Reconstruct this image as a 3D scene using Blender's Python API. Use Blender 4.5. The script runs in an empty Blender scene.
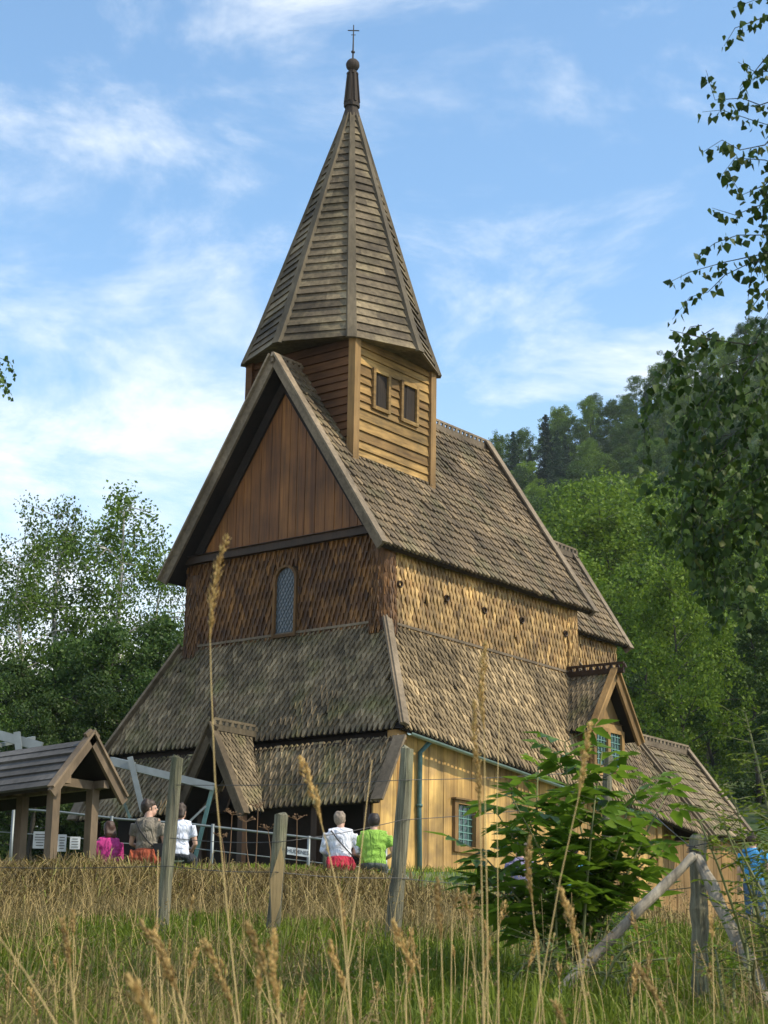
import bpy, math, random, numpy as np
from mathutils import Vector
random.seed(7); rng = np.random.default_rng(7)
R = math.radians; sin, cos, pi = math.sin, math.cos, math.pi
scene = bpy.context.scene; COL = scene.collection
U = random.uniform
def V(*a): return np.array(a if len(a) > 1 else a[0], float)
def unit(v): v = V(v); return v/(np.linalg.norm(v)+1e-12)

# ------------------------------------------------------------------ camera
CF, CP, CR, CY = 1800., .26400, .01335, .65471
CAM = V(-26.797, -20.563, 1.6)
FW = V(cos(CY)*cos(CP), sin(CY)*cos(CP), sin(CP)); RT0 = V(sin(CY), -cos(CY), 0); UP0 = np.cross(RT0, FW)
RT = cos(CR)*RT0+sin(CR)*UP0; UP = -sin(CR)*RT0+cos(CR)*UP0
FH = V(cos(CY), sin(CY), 0)
def ray(px, py): return FW+RT*(px-384)/CF+UP*(512-py)/CF
def at(px, py, t):                       # the point t metres ahead (horizontally)
    r = ray(px, py); return CAM+r*(t/(r@FH))
def onpl(px, py, ax, val):
    r = ray(px, py); return CAM+r*((val-CAM[ax])/r[ax])
def loc(s, t, z): p = CAM+FH*t+RT0*s; return V(p[0], p[1], z)
def st(p): d = V(p)-CAM; return d@RT0, d@FH
cam = bpy.data.cameras.new('camera'); co = bpy.data.objects.new('camera', cam); COL.objects.link(co)
cam.sensor_fit = 'VERTICAL'; cam.sensor_height = 24; cam.lens = CF/1024*24; cam.clip_start = .1; cam.clip_end = 4000
from mathutils import Matrix
B = -FW
co.matrix_world = Matrix(((RT[0], UP[0], B[0], CAM[0]), (RT[1], UP[1], B[1], CAM[1]), (RT[2], UP[2], B[2], CAM[2]), (0, 0, 0, 1)))
cam.dof.use_dof = True; cam.dof.focus_distance = 27; cam.dof.aperture_fstop = 7.0
scene.camera = co

# ------------------------------------------------------------------ materials
def newmat(name):
    m = bpy.data.materials.new(name); m.use_nodes = True; nt = m.node_tree
    return m, nt, nt.nodes['Principled BSDF'], nt.nodes.new, nt.links.new
def wood(name, base, var=.35, grain=(1, 1, .06), scale=14, rough=.8, hue=None, bump=.4, spots=.35, rnd=1., moss=None):
    m, nt, bs, N, L = newmat(name)
    tc = N('ShaderNodeTexCoord'); mp = N('ShaderNodeMapping'); mp.inputs['Scale'].default_value = grain
    L(tc.outputs['Object'], mp.inputs[0])
    n1 = N('ShaderNodeTexNoise'); n1.inputs['Scale'].default_value = scale; n1.inputs['Detail'].default_value = 6; n1.inputs['Roughness'].default_value = .65
    L(mp.outputs[0], n1.inputs[0])
    n2 = N('ShaderNodeTexNoise'); n2.inputs['Scale'].default_value = .9; n2.inputs['Detail'].default_value = 4
    L(tc.outputs['Object'], n2.inputs[0])
    geo = N('ShaderNodeNewGeometry')
    b = V(base); h = V(hue) if hue is not None else b*V(.72, .76, .85)
    mx = N('ShaderNodeMix'); mx.data_type = 'RGBA'; mx.inputs[6].default_value = (*h, 1); mx.inputs[7].default_value = (*b, 1)
    L(geo.outputs['Random Per Island'], mx.inputs[0])
    def scaled(sock, lo, hi, a=0., c=1.):
        r = N('ShaderNodeMapRange'); r.inputs[1].default_value = a; r.inputs[2].default_value = c; r.inputs[3].default_value = lo; r.inputs[4].default_value = hi
        L(sock, r.inputs[0]); return r.outputs[0]
    def mul(a, b_):
        k = N('ShaderNodeMath'); k.operation = 'MULTIPLY'; L(a, k.inputs[0]); L(b_, k.inputs[1]); return k.outputs[0]
    wn = N('ShaderNodeTexWhiteNoise'); wn.noise_dimensions = '1D'; L(geo.outputs['Random Per Island'], wn.inputs['W'])
    f = mul(mul(scaled(n1.outputs[0], 1-var, 1+var, .3, .7), scaled(n2.outputs[0], 1-spots, 1+spots*.7, .35, .65)), scaled(wn.outputs['Value'], 1-.28*rnd, 1+.28*rnd))
    col = mx.outputs[2]
    if moss is not None:
        m2 = N('ShaderNodeMix'); m2.data_type = 'RGBA'; m2.inputs[7].default_value = (*moss, 1); L(col, m2.inputs[6])
        n3 = N('ShaderNodeTexNoise'); n3.inputs['Scale'].default_value = 1.7; n3.inputs['Detail'].default_value = 8; L(tc.outputs['Object'], n3.inputs[0])
        L(scaled(n3.outputs[0], 0, .8, .5, .68), m2.inputs[0]); col = m2.outputs[2]
    vm = N('ShaderNodeVectorMath'); vm.operation = 'SCALE'; L(col, vm.inputs[0]); L(f, vm.inputs['Scale'])
    L(vm.outputs[0], bs.inputs['Base Color']); bs.inputs['Roughness'].default_value = rough
    bs.inputs['Specular IOR Level'].default_value = .3
    bp = N('ShaderNodeBump'); bp.inputs['Strength'].default_value = bump; bp.inputs['Distance'].default_value = .02
    L(n1.outputs[0], bp.inputs['Height']); L(bp.outputs[0], bs.inputs['Normal'])
    return m
def plain(name, c, rough=.6, metal=0, noise=.15, sc=8):
    m, nt, bs, N, L = newmat(name); tc = N('ShaderNodeTexCoord')
    n = N('ShaderNodeTexNoise'); n.inputs['Scale'].default_value = sc; n.inputs['Detail'].default_value = 5; L(tc.outputs['Object'], n.inputs[0])
    r = N('ShaderNodeMapRange'); r.inputs[1].default_value = .3; r.inputs[2].default_value = .7; r.inputs[3].default_value = 1-noise; r.inputs[4].default_value = 1+noise; L(n.outputs[0], r.inputs[0])
    vm = N('ShaderNodeVectorMath'); vm.operation = 'SCALE'; vm.inputs[0].default_value = c; L(r.outputs[0], vm.inputs['Scale']); L(vm.outputs[0], bs.inputs['Base Color'])
    bs.inputs['Roughness'].default_value = rough; bs.inputs['Metallic'].default_value = metal
    return m
def leafmat(name, c1, c2, trans=.35, rough=.55, c3=None):
    m, nt, bs, N, L = newmat(name); geo = N('ShaderNodeNewGeometry'); oi = N('ShaderNodeObjectInfo')
    cr = N('ShaderNodeValToRGB'); cr.color_ramp.elements[0].color = (*c1, 1); cr.color_ramp.elements[1].color = (*c2, 1)
    if c3: e = cr.color_ramp.elements.new(.93); e.color = (*c2, 1); cr.color_ramp.elements[-1].color = (*c3, 1)
    L(geo.outputs['Random Per Island'], cr.inputs[0])
    r = N('ShaderNodeMapRange'); r.inputs[3].default_value = .68; r.inputs[4].default_value = 1.25; L(oi.outputs['Random'], r.inputs[0])
    vm = N('ShaderNodeVectorMath'); vm.operation = 'SCALE'; L(cr.outputs[0], vm.inputs[0]); L(r.outputs[0], vm.inputs['Scale'])
    L(vm.outputs[0], bs.inputs['Base Color']); bs.inputs['Roughness'].default_value = rough; bs.inputs['Specular IOR Level'].default_value = .25
    tr = N('ShaderNodeBsdfTranslucent'); L(vm.outputs[0], tr.inputs[0]); ms = N('ShaderNodeMixShader'); ms.inputs[0].default_value = trans
    L(bs.outputs[0], ms.inputs[1]); L(tr.outputs[0], ms.inputs[2]); L(ms.outputs[0], nt.nodes['Material Output'].inputs[0])
    return m
M = {}
M['roof'] = wood('weathered_roof', (.195, .137, .075), .38, (1, 1, 1), 9, hue=(.11, .08, .048), moss=(.12, .10, .05), rnd=.7, spots=.4)
M['roofW'] = wood('weathered_roof_west', (.24, .18, .105), .38, (1, 1, 1), 9, hue=(.125, .095, .056), moss=(.14, .125, .05), spots=.4, rnd=.9)
M['skirtS'] = wood('aisle_shingle', (.31, .22, .115), .38, (1, 1, 1), 9, hue=(.135, .095, .048), spots=.4, rnd=.9)
M['under'] = wood('boarding_and_shade', (.016, .010, .006), .3, (1, 1, 1), 6, rnd=.4)  # roof boarding; also colours the shade on gable band and west wall
M['trim'] = wood('grey_trim', (.21, .16, .105), .3, (1, 1, 1), 12, hue=(.16, .12, .08))
M['tar'] = wood('tarred_boards', (.165, .066, .014), .4, (1, 1, .05), 16, hue=(.12, .045, .010), rnd=.35, rough=.55)
M['tarsh'] = wood('tarred_shingles', (.17, .078, .02), .4, (1, 1, .3), 14, hue=(.065, .028, .009), rnd=1.2, rough=.55)
M['gold'] = wood('golden_boards', (.52, .325, .105), .36, (1, 1, .05), 12, hue=(.37, .215, .07), spots=.45, rnd=1.1, moss=(.27, .17, .075), rough=.6)
M['goldsh'] = wood('golden_shingles', (.37, .235, .088), .42, (1, 1, .3), 12, hue=(.19, .105, .034), spots=.45, rnd=1.2, rough=.6)
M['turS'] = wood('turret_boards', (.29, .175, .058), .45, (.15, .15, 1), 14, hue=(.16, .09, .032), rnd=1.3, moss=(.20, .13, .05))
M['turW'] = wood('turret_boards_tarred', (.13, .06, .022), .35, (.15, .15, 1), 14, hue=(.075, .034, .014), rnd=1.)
M['shut'] = wood('dark_shutter', (.022, .014, .008), .4, (1, 1, .1), 14)
M['spire'] = wood('spire_boards', (.155, .118, .07), .42, (1, 1, 1), 10, hue=(.08, .06, .038), moss=(.19, .15, .085), spots=.45, rnd=1.2)
M['rib'] = wood('spire_rib', (.145, .112, .068), .3, (1, 1, .1), 12)
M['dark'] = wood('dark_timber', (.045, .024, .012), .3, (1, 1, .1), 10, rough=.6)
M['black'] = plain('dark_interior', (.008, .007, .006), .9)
M['post'] = wood('weathered_post', (.30, .28, .19), .6, (1, 1, .04), 60, hue=(.18, .16, .10), moss=(.13, .16, .06), bump=1.)
M['brace'] = wood('peeled_pole', (.46, .40, .31), .6, (1, 1, .2), 20, hue=(.28, .23, .17), moss=(.12, .085, .05), rough=.8)
M['steel'] = plain('galvanised_steel', (.22, .24, .235), .5, .6, .1)
M['iron'] = plain('wrought_iron', (.03, .028, .028), .6, .4)
M['teal'] = wood('teal_paint', (.07, .15, .145), .35, (1, 1, .3), 18, rough=.6, rnd=0, moss=(.09, .09, .07))
M['gut'] = plain('gutter_metal', (.25, .33, .32), .4, .5)
M['wire'] = plain('fence_wire', (.09, .085, .08), .5, .6)
M['finial'] = wood('tarred_finial', (.05, .036, .025), .3, (1, 1, .1), 10)
M['frame'] = wood('window_frame', (.30, .175, .065), .25, (1, 1, .1), 14)
M['lead'] = plain('lead_cames', (.16, .30, .26), .5, .2)
M['leadd'] = plain('dark_lead_cames', (.10, .12, .13), .5, .2)
def glass(name, c, rough=.12):
    m, nt, bs, N, L = newmat(name); geo = N('ShaderNodeNewGeometry'); bs.inputs['Base Color'].default_value = (*c, 1); bs.inputs['Roughness'].default_value = rough
    bs.inputs['Specular IOR Level'].default_value = .9
    tc = N('ShaderNodeTexCoord'); n = N('ShaderNodeTexNoise'); n.inputs['Scale'].default_value = 9; L(tc.outputs['Object'], n.inputs[0])
    b = N('ShaderNodeBump'); b.inputs['Strength'].default_value = .35; b.inputs['Distance'].default_value = .05; L(n.outputs[0], b.inputs['Height']); L(b.outputs[0], bs.inputs['Normal'])
    return m
M['glass'] = glass('old_glass', (.03, .06, .06)); M['glassW'] = glass('leaded_glass', (.03, .04, .05), .3)
M['birch'] = leafmat('birch_leaves', (.05, .095, .010), (.13, .205, .024), .35)
M['birchnear'] = leafmat('near_birch_leaves', (.03, .065, .009), (.08, .14, .018), .3, c3=(.16, .17, .03))
M['bright'] = leafmat('bright_leaves', (.075, .14, .010), (.20, .29, .028), .4)
M['deep'] = leafmat('deep_leaves', (.03, .07, .012), (.085, .14, .025), .3)
M['spruce'] = leafmat('spruce_needles', (.012, .035, .014), (.03, .06, .022), .1)
M['shrub'] = leafmat('shrub_leaves', (.07, .14, .012), (.20, .32, .03), .45, .4)
M['yellow'] = leafmat('yellow_green_leaves', (.08, .14, .012), (.24, .30, .03), .45)
M['bark'] = wood('bark', (.05, .045, .032), .4, (1, 1, .3), 10)
M['birchbark'] = wood('birch_bark', (.42, .40, .36), .5, (.5, .5, 2), 7, hue=(.3, .28, .25))
M['grass'] = leafmat('green_grass', (.085, .13, .008), (.22, .27, .026), .35, c3=(.30, .26, .09))
M['hay'] = leafmat('dry_grass', (.13, .09, .03), (.42, .31, .12), .25)
M['bankhay'] = leafmat('bank_straw', (.06, .042, .014), (.32, .235, .085), .15, c3=(.17, .21, .03))
M['seed'] = leafmat('seed_husk', (.32, .18, .05), (.66, .45, .17), .2)
M['stem'] = plain('straw_stem', (.52, .36, .14), .6)
M['umbel'] = plain('dead_umbel', (.16, .09, .04), .8)

# ------------------------------------------------------------------ mesh builder
HXZ, HYZ, HYX, HZX, HZY, Z0 = -.0048, -.00776, -.02434, -.00741, .0017, 6.1706
def crook(p):                            # the old church leans and is out of square
    x, y, z = p; q = z-Z0; return (x+HXZ*q, y+HYZ*q+HYX*x, z+HZX*x+HZY*y)
class MB:
    def __init__(s, warp=None): s.v = []; s.f = []; s.mi = []; s.warp = warp; s.cur = 0
    def add(s, vs, fs):
        n = len(s.v); s.v += [tuple(map(float, v)) for v in vs]; s.f += [tuple(n+i for i in f) for f in fs]; s.mi += [s.cur]*len(fs); return s
    def hexa(s, a, b): return s.add(list(a)+list(b), [(3, 2, 1, 0), (4, 5, 6, 7), (0, 1, 5, 4), (1, 2, 6, 5), (2, 3, 7, 6), (3, 0, 4, 7)])
    def box(s, c, ex, ey, ez):
        c, ex, ey, ez = map(V, (c, ex, ey, ez)); q = lambda k: [c-ex-ey+k*ez, c+ex-ey+k*ez, c+ex+ey+k*ez, c-ex+ey+k*ez]
        return s.hexa(q(-1), q(1))
    def abox(s, x0, x1, y0, y1, z0, z1): return s.box(((x0+x1)/2, (y0+y1)/2, (z0+z1)/2), ((x1-x0)/2, 0, 0), (0, (y1-y0)/2, 0), (0, 0, (z1-z0)/2))
    def beam(s, p, q, w, h, up=(0, 0, 1)):
        p, q = V(p), V(q); d = unit(q-p); a = unit(np.cross(d, up)); u = np.cross(a, d)
        return s.box((p+q)/2, (q-p)/2, a*w/2, u*h/2)
    def prism(s, poly, n):               # polygon extruded by vector n
        k = len(poly); n = V(n); a = [V(p) for p in poly]; b = [p+n for p in a]
        return s.add(a+b, [tuple(range(k))[::-1], tuple(range(k, 2*k))]+[(i, (i+1) % k, k+(i+1) % k, k+i) for i in range(k)])
    def tube(s, pts, rad, n=6, cap=True):
        pts = [V(p) for p in pts]; k = len(pts); rad = [rad]*k if np.isscalar(rad) else rad; vs = []; a = None
        for i, p in enumerate(pts):
            d = unit(pts[min(i+1, k-1)]-pts[max(i-1, 0)])
            if a is None: a = unit(np.cross(d, (0, 0, 1) if abs(d[2]) < .9 else (1, 0, 0)))
            a = unit(a-d*(a@d)); b = np.cross(d, a)
            vs += [p+rad[i]*(a*cos(2*pi*j/n)+b*sin(2*pi*j/n)) for j in range(n)]
        fs = [(i*n+j, i*n+(j+1) % n, (i+1)*n+(j+1) % n, (i+1)*n+j) for i in range(k-1) for j in range(n)]
        if cap: fs += [tuple(range(n))[::-1], tuple(range((k-1)*n, k*n))]
        return s.add(vs, fs)
    def ell(s, c, rx, ry, rz, n=10, m=6, ax=None):
        c = V(c); A = ax if ax is not None else np.eye(3); vs = []
        for i in range(1, m):
            th = pi*i/m
            for j in range(n):
                ph = 2*pi*j/n; vs.append(c+A@V(rx*sin(th)*cos(ph), ry*sin(th)*sin(ph), rz*cos(th)))
        t = len(vs); vs += [c+A@V(0, 0, rz), c-A@V(0, 0, rz)]
        fs = [(i*n+j, (i+1)*n+j, (i+1)*n+(j+1) % n, i*n+(j+1) % n) for i in range(m-2) for j in range(n)]
        fs += [(t, j, (j+1) % n) for j in range(n)]+[(t+1, (m-2)*n+(j+1) % n, (m-2)*n+j) for j in range(n)]
        return s.add(vs, fs)
    def build(s, name, mat, parent=None, smooth=False, tags=None):
        me = bpy.data.meshes.new(name); vs = [s.warp(v) for v in s.v] if s.warp else s.v
        me.from_pydata(vs, [], s.f); mats = mat if isinstance(mat, (list, tuple)) else [mat]
        for m in mats: me.materials.append(m)
        if len(mats) > 1: me.polygons.foreach_set('material_index', s.mi)
        if smooth: me.polygons.foreach_set('use_smooth', [True]*len(me.polygons))
        me.update(); return link(name, me, parent, tags)
def link(name, me, parent=None, tags=None):
    o = bpy.data.objects.new(name, me); COL.objects.link(o)
    if parent is not None:
        o.parent = parent; o.matrix_parent_inverse = pinv(parent)
    if tags: tag(o, *tags)
    return o
def wm(o):
    m = o.matrix_basis.copy()
    return m if o.parent is None else wm(o.parent) @ o.matrix_parent_inverse @ m
def pinv(p): return wm(p).inverted()
bpy_update = bpy.context.view_layer.update
def tag(o, label=None, cat=None, group=None, kind=None):
    for k, v in (('label', label), ('category', cat), ('group', group), ('kind', kind)):
        if v: o[k] = v
    return o
def thing(name, l, label, cat, group=None, kind=None):
    o = bpy.data.objects.new(name, None); COL.objects.link(o); o.location = tuple(map(float, l)); o.empty_display_size = .2
    return tag(o, label, cat, group, kind)
def npmesh(name, v, f, mat, nper):       # numpy mesh, faces of equal size nper
    me = bpy.data.meshes.new(name); v = np.asarray(v, np.float32); f = np.asarray(f, np.int32)
    me.vertices.add(len(v)); me.vertices.foreach_set('co', v.ravel()); me.loops.add(f.size); me.loops.foreach_set('vertex_index', f.ravel())
    me.polygons.add(len(f)); me.polygons.foreach_set('loop_start', np.arange(len(f), dtype=np.int32)*nper)
    me.polygons.foreach_set('loop_total', np.full(len(f), nper, np.int32)); me.materials.append(mat); me.update(calc_edges=True); return me

# ------------------------------------------------------------------ sky, light
w = bpy.data.worlds.new('World'); scene.world = w; w.use_nodes = True; nt = w.node_tree; N = nt.nodes.new; L = nt.links.new
bg = nt.nodes['Background']; sky = N('ShaderNodeTexSky'); sky.sky_type = 'NISHITA'; sky.sun_disc = False
SUN = unit((.30, -.95, 1.0)); sky.sun_elevation = math.asin(SUN[2]); sky.sun_rotation = math.atan2(SUN[0], SUN[1])
sky.altitude = 200; sky.air_density = 1.0; sky.dust_density = .6; sky.ozone_density = 2.2
tc = N('ShaderNodeTexCoord'); mp = N('ShaderNodeMapping'); mp.inputs['Rotation'].default_value = (0, 0, -CY); mp.inputs['Scale'].default_value = (3.0, 3.4, 7.0); mp.inputs['Location'].default_value = (.75, .15, .35)
L(tc.outputs['Generated'], mp.inputs[0])
n1 = N('ShaderNodeTexNoise'); n1.inputs['Scale'].default_value = 1.9; n1.inputs['Detail'].default_value = 11; n1.inputs['Roughness'].default_value = .62; n1.inputs['Distortion'].default_value = .35; L(mp.outputs[0], n1.inputs[0])
cr = N('ShaderNodeMapRange'); cr.interpolation_type = 'SMOOTHSTEP'; cr.inputs[1].default_value = .44; cr.inputs[2].default_value = .82; cr.inputs[4].default_value = .92
sx = N('ShaderNodeSeparateXYZ'); L(tc.outputs['Generated'], sx.inputs[0])
lo = N('ShaderNodeMapRange'); lo.interpolation_type = 'SMOOTHSTEP'; lo.inputs[1].default_value = .42; lo.inputs[2].default_value = .08; lo.inputs[3].default_value = 0; lo.inputs[4].default_value = .30; L(sx.outputs[2], lo.inputs[0])
nn_ = N('ShaderNodeMath'); nn_.operation = 'MULTIPLY_ADD'; nn_.inputs[1].default_value = .85; L(lo.outputs[0], nn_.inputs[0]); L(n1.outputs[0], nn_.inputs[2]); L(nn_.outputs[0], cr.inputs[0])
mxm = N('ShaderNodeMath'); mxm.operation = 'MAXIMUM'; L(cr.outputs[0], mxm.inputs[0]); L(lo.outputs[0], mxm.inputs[1])
ad = N('ShaderNodeMath'); ad.operation = 'ADD'; ad.use_clamp = True; L(mxm.outputs[0], ad.inputs[0])
n2 = N('ShaderNodeMath'); n2.operation = 'MULTIPLY'; L(cr.outputs[0], n2.inputs[0]); L(lo.outputs[0], n2.inputs[1]); L(n2.outputs[0], ad.inputs[1])
mx = N('ShaderNodeMix'); mx.data_type = 'RGBA'; mx.inputs[7].default_value = (9.0, 9.2, 9.3, 1)
tint = N('ShaderNodeVectorMath'); tint.operation = 'MULTIPLY'; tint.inputs[1].default_value = (1.78, 1.98, 1.90); L(sky.outputs[0], tint.inputs[0])
L(tint.outputs[0], mx.inputs[6]); L(ad.outputs[0], mx.inputs[0]); L(mx.outputs[2], bg.inputs[0]); bg.inputs[1].default_value = .12
sl = bpy.data.lights.new('sun', 'SUN'); sl.energy = 3.9; sl.angle = R(1.2); sl.color = (1, .90, .70)
so = bpy.data.objects.new('sun', sl); COL.objects.link(so); so.rotation_euler = Vector(SUN).to_track_quat('Z', 'Y').to_euler(); so.location = (0, -30, 60)
scene.view_settings.view_transform = 'Standard'; scene.view_settings.look = 'None'; scene.view_settings.exposure = 0.26; scene.view_settings.gamma = 1

# ------------------------------------------------------------------ terrain
PT = [(-40, -2.5), (-5, .0), (0, .25), (3, .95), (6, 1.22), (8, 1.36), (10, 1.53), (12, 1.80), (14, 2.02), (19.3, 2.24), (20.6, 2.84), (21.3, 2.92), (24, 3.18), (29, 3.55), (45, 3.7), (60, 4.2), (3000, 4.2)]
def smooth(a, b, x): q = np.clip((x-a)/(b-a), 0, 1); return q*q*(3-2*q)
def gh(s, t):
    s = np.asarray(s, float); t = np.asarray(t, float)
    z = np.interp(t, [p[0] for p in PT], [p[1] for p in PT])
    z = z-np.clip(.11*(s+1.2), 0, .55)*smooth(16, 21, t)*(1-smooth(23, 28, t))
    z = z-.92*smooth(2.2, 5.6, s)*smooth(21, 26, t)*(1-smooth(50, 60, t))
    z = z+.05*np.sin(s*1.9+t*.7)*smooth(2, 6, t)*(1-smooth(22, 26, t))+.03*np.sin(s*4.3-t*1.7)*(1-smooth(22, 26, t))
    q = s/np.maximum(t, 1); E = np.interp(q, [-.6, -.25, -.08, .064, .22, .45, .8], [.02, .03, .07, .278, .345, .42, .38])
    ramp = np.interp(t, [38, 60, 110, 200, 300, 340, 600, 3000], [0, .16, .42, .74, 1, 1, .8, .2])
    z = z+t*np.clip(E, 0, 1)*ramp+2.5*np.sin(s*.031+t*.017)*smooth(80, 220, t)+1.2*np.sin(s*.11+1)*smooth(80, 200, t)
    return z
def gz(p): s, t = st(p); return float(gh(s, t))
ts = np.concatenate([np.arange(-40, 2, 2.), np.arange(2, 30, .35), np.arange(30, 60, 1.5), np.arange(60, 340, 6.), np.geomspace(340, 1400, 14)])
us = np.concatenate([np.linspace(-1.6, -.45, 12), np.linspace(-.42, .5, 70), np.linspace(.55, 1.6, 11)])
Tg, Ug = np.meshgrid(ts, us, indexing='ij'); Wd = np.maximum(Tg, 0)+14; Sg = Ug*Wd
Zg = gh(Sg, Tg); P = CAM[None, None, :]+FH*Tg[..., None]+RT0*Sg[..., None]; P[..., 2] = Zg
nu = len(us); idx = np.arange(len(ts)*nu).reshape(len(ts), nu)
F = np.stack([idx[:-1, :-1], idx[:-1, 1:], idx[1:, 1:], idx[1:, :-1]], -1).reshape(-1, 4)
m, nt, bs, N, L = newmat('meadow_soil'); tc = N('ShaderNodeTexCoord'); n = N('ShaderNodeTexNoise'); n.inputs['Scale'].default_value = .9; n.inputs['Detail'].default_value = 9; L(tc.outputs['Object'], n.inputs[0])
cr = N('ShaderNodeValToRGB'); e = cr.color_ramp.elements; e[0].position = .35; e[0].color = (.035, .06, .012, 1); e[1].position = .68; e[1].color = (.16, .15, .055, 1); k = e.new(.5); k.color = (.06, .10, .018, 1)
L(n.outputs[0], cr.inputs[0]); L(cr.outputs[0], bs.inputs['Base Color']); bs.inputs['Roughness'].default_value = .95
g = link('ground', npmesh('ground', P.reshape(-1, 3), F, m, 4)); tag(g, 'grassy slope rising from the viewer to the wooded hillside', 'ground', kind='structure')
g.data.polygons.foreach_set('use_smooth', [True]*len(g.data.polygons))

# ------------------------------------------------------------------ shingles and boards
def shingles(mb, O, u, v, poly, w=.09, e=.13, tip=.6, th=.03, jit=.006, lift=.0):
    O, u, v = V(O), unit(u), unit(v); n = np.cross(u, v); poly = [(float(a), float(b)) for a, b in poly]
    umin = min(p[0] for p in poly); umax = max(p[0] for p in poly); vmax = max(p[1] for p in poly)
    def span(vv):
        xs = []
        for i in range(len(poly)):
            (a, b), (c, d) = poly[i], poly[(i+1) % len(poly)]
            if (b-vv)*(d-vv) <= 0 and b != d: xs.append(a+(vv-b)/(d-b)*(c-a))
        return (min(xs), max(xs)) if len(xs) > 1 else (1, 0)
    r = 0; vv = -.02
    while vv < vmax-e*.3:
        a, b = span(min(max(vv+e*.6, .001), vmax-.001)); k0 = int(math.floor((a-umin)/w))-1; uu = umin+(k0+(r % 2)*.5)*w
        off = random.gauss(0, .003)
        while uu < b+w:
            c0, c1 = max(uu, a), min(uu+w, b)
            if c1-c0 > w*.25 and U(0, 1) > (.004 if w < .3 else 0):
                wob = random.gauss(0, jit)-(U(.01, .05) if U(0, 1) < .025 else 0); g = min(w*.085, .012); l = e*2.0; tp = e*tip
                vb = vv+wob+off; t0 = th*U(.75, 1.25); hb = t0+.012+lift; ht = .006+lift; vt = min(vb+l, vmax+.01)
                cm = (c0+c1)/2+U(-.1, .1)*w; tk = max(0., U(-.2, 1)*.01)
                q = lambda du, dv, h: O+u*du+v*dv+n*h
                top = [q(c0+g, vb+tp, hb+tk*.5), q(cm-w*.12, vb, hb+tk), q(cm+w*.12, vb, hb+tk), q(c1-g, vb+tp, hb+tk*.5), q(c1-g, vt, ht), q(c0+g, vt, ht)]
                bot = [p-n*t0 for p in top[:4]]
                mb.add(top+bot, [(0, 1, 2, 3, 4, 5), (0, 6, 7, 1), (1, 7, 8, 2), (2, 8, 9, 3), (3, 9, 4), (5, 6, 0)])
            uu += w
        vv += e; r += 1
def slab(mb, quad, th):                  # solid roof boarding below the shingles
    a, b, c, d = map(V, quad); n = unit(np.cross(b-a, d-a)); mb.prism([a, b, c, d], -n*th)
def boards(mb, O, u, L_, z0, z1, w=.18, th=.035, holes=(), nrm=None, jit=.25, gap=.003):
    """vertical boards along u from O; z0, z1 may be functions of the distance; holes (a,b,c,d)"""
    O, u = V(O), unit(u); n = nrm if nrm is not None else np.cross(u, (0, 0, 1)); n = V(n); x = 0; i = 0
    f0 = z0 if callable(z0) else (lambda q: z0); f1 = z1 if callable(z1) else (lambda q: z1)
    while x < L_-1e-3:
        ww = w*U(1-jit, 1+jit); x1 = min(x+ww, L_)
        if L_-x1 < w*.4: x1 = L_
        segs = [(x, x1)]
        cuts = sorted({h for H in holes for h in (H[0], H[1]) if x < h < x1})
        pts = [x]+cuts+[x1]
        d = th+(.007 if i % 2 else 0)+U(0, .004)
        for a, b in zip(pts[:-1], pts[1:]):
            m_ = (a+b)/2; hz = [(H[2], H[3]) for H in holes if H[0] <= m_ <= H[1]]
            lo = [(None, hz[0][0]), (hz[0][1], None)] if hz else [(None, None)]
            for l, h in lo:
                a_, b_ = a+(gap if a == x else 0), b-(gap if b == x1 else 0)
                q = lambda s_, k, off: O+u*s_+n*off+V(0, 0, k)
                za, zb = (f0(a_) if l is None else l), (f0(b_) if l is None else l); ya, yb = (f1(a_) if h is None else h), (f1(b_) if h is None else h)
                if ya-za < .01 and yb-zb < .01: continue
                mb.hexa([q(a_, za, 0), q(b_, zb, 0), q(b_, yb, 0), q(a_, ya, 0)], [q(a_, za, d), q(b_, zb, d), q(b_, yb, d), q(a_, ya, d)])
        x = x1; i += 1
def clap(mb, O, u, n, L_, z0, z1, h=.16, th=.03, holes=()):
    O, u, n = V(O), unit(u), V(n); z = z0
    while z < z1-.02:
        hh = h*U(.8, 1.25); zt = min(z+hh, z1); segs = [(0, L_)]
        for H in holes:
            if H[2] < (z+zt)/2 < H[3]: segs = [s_ for a, b in segs for s_ in ((a, min(b, H[0])), (max(a, H[1]), b)) if s_[1]-s_[0] > .01]
        k = U(0, .012)
        for a, b in segs:
            q = lambda s_, z_, o: O+u*s_+V(0, 0, z_)+n*o
            mb.hexa([q(a, z+.004, 0), q(b, z+.004, 0), q(b, zt, 0), q(a, zt, 0)], [q(a, z+.004+U(0, .01), th+k+.02), q(b, z+.004+U(0, .01), th+k+.02), q(b, zt, th*.6), q(a, zt, th*.6)])
        z = zt
def crest(mb, p, q, h=.2, w=.05, step=.16):
    p, q = V(p), V(q); d = q-p; Lc = np.linalg.norm(d); d = d/Lc; up = V(0, 0, 1)
    mb.beam(p+up*h*.28, q+up*h*.28, w*1.6, h*.56); mb.beam(p+up*(h+.015), q+up*(h+.015), w, .05)
    k = int(Lc/step)
    for i in range(k+1):
        c = p+d*(i*Lc/k); mb.prism([c-d*step*.34+up*h*.55, c+d*step*.34+up*h*.55, c+d*step*.12+up*h, c-d*step*.12+up*h], np.cross(d, up)*w*.9)

W_, LN = 5.2, 6.64; RZ, RS, RN = 2.6, -.27, 5.47
ch = thing('stave_church', (3, 2.6, 3.6), 'tall wooden stave church with shingled roofs and a pointed board-clad spire', 'church')
CH = lambda: MB(crook)
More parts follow.
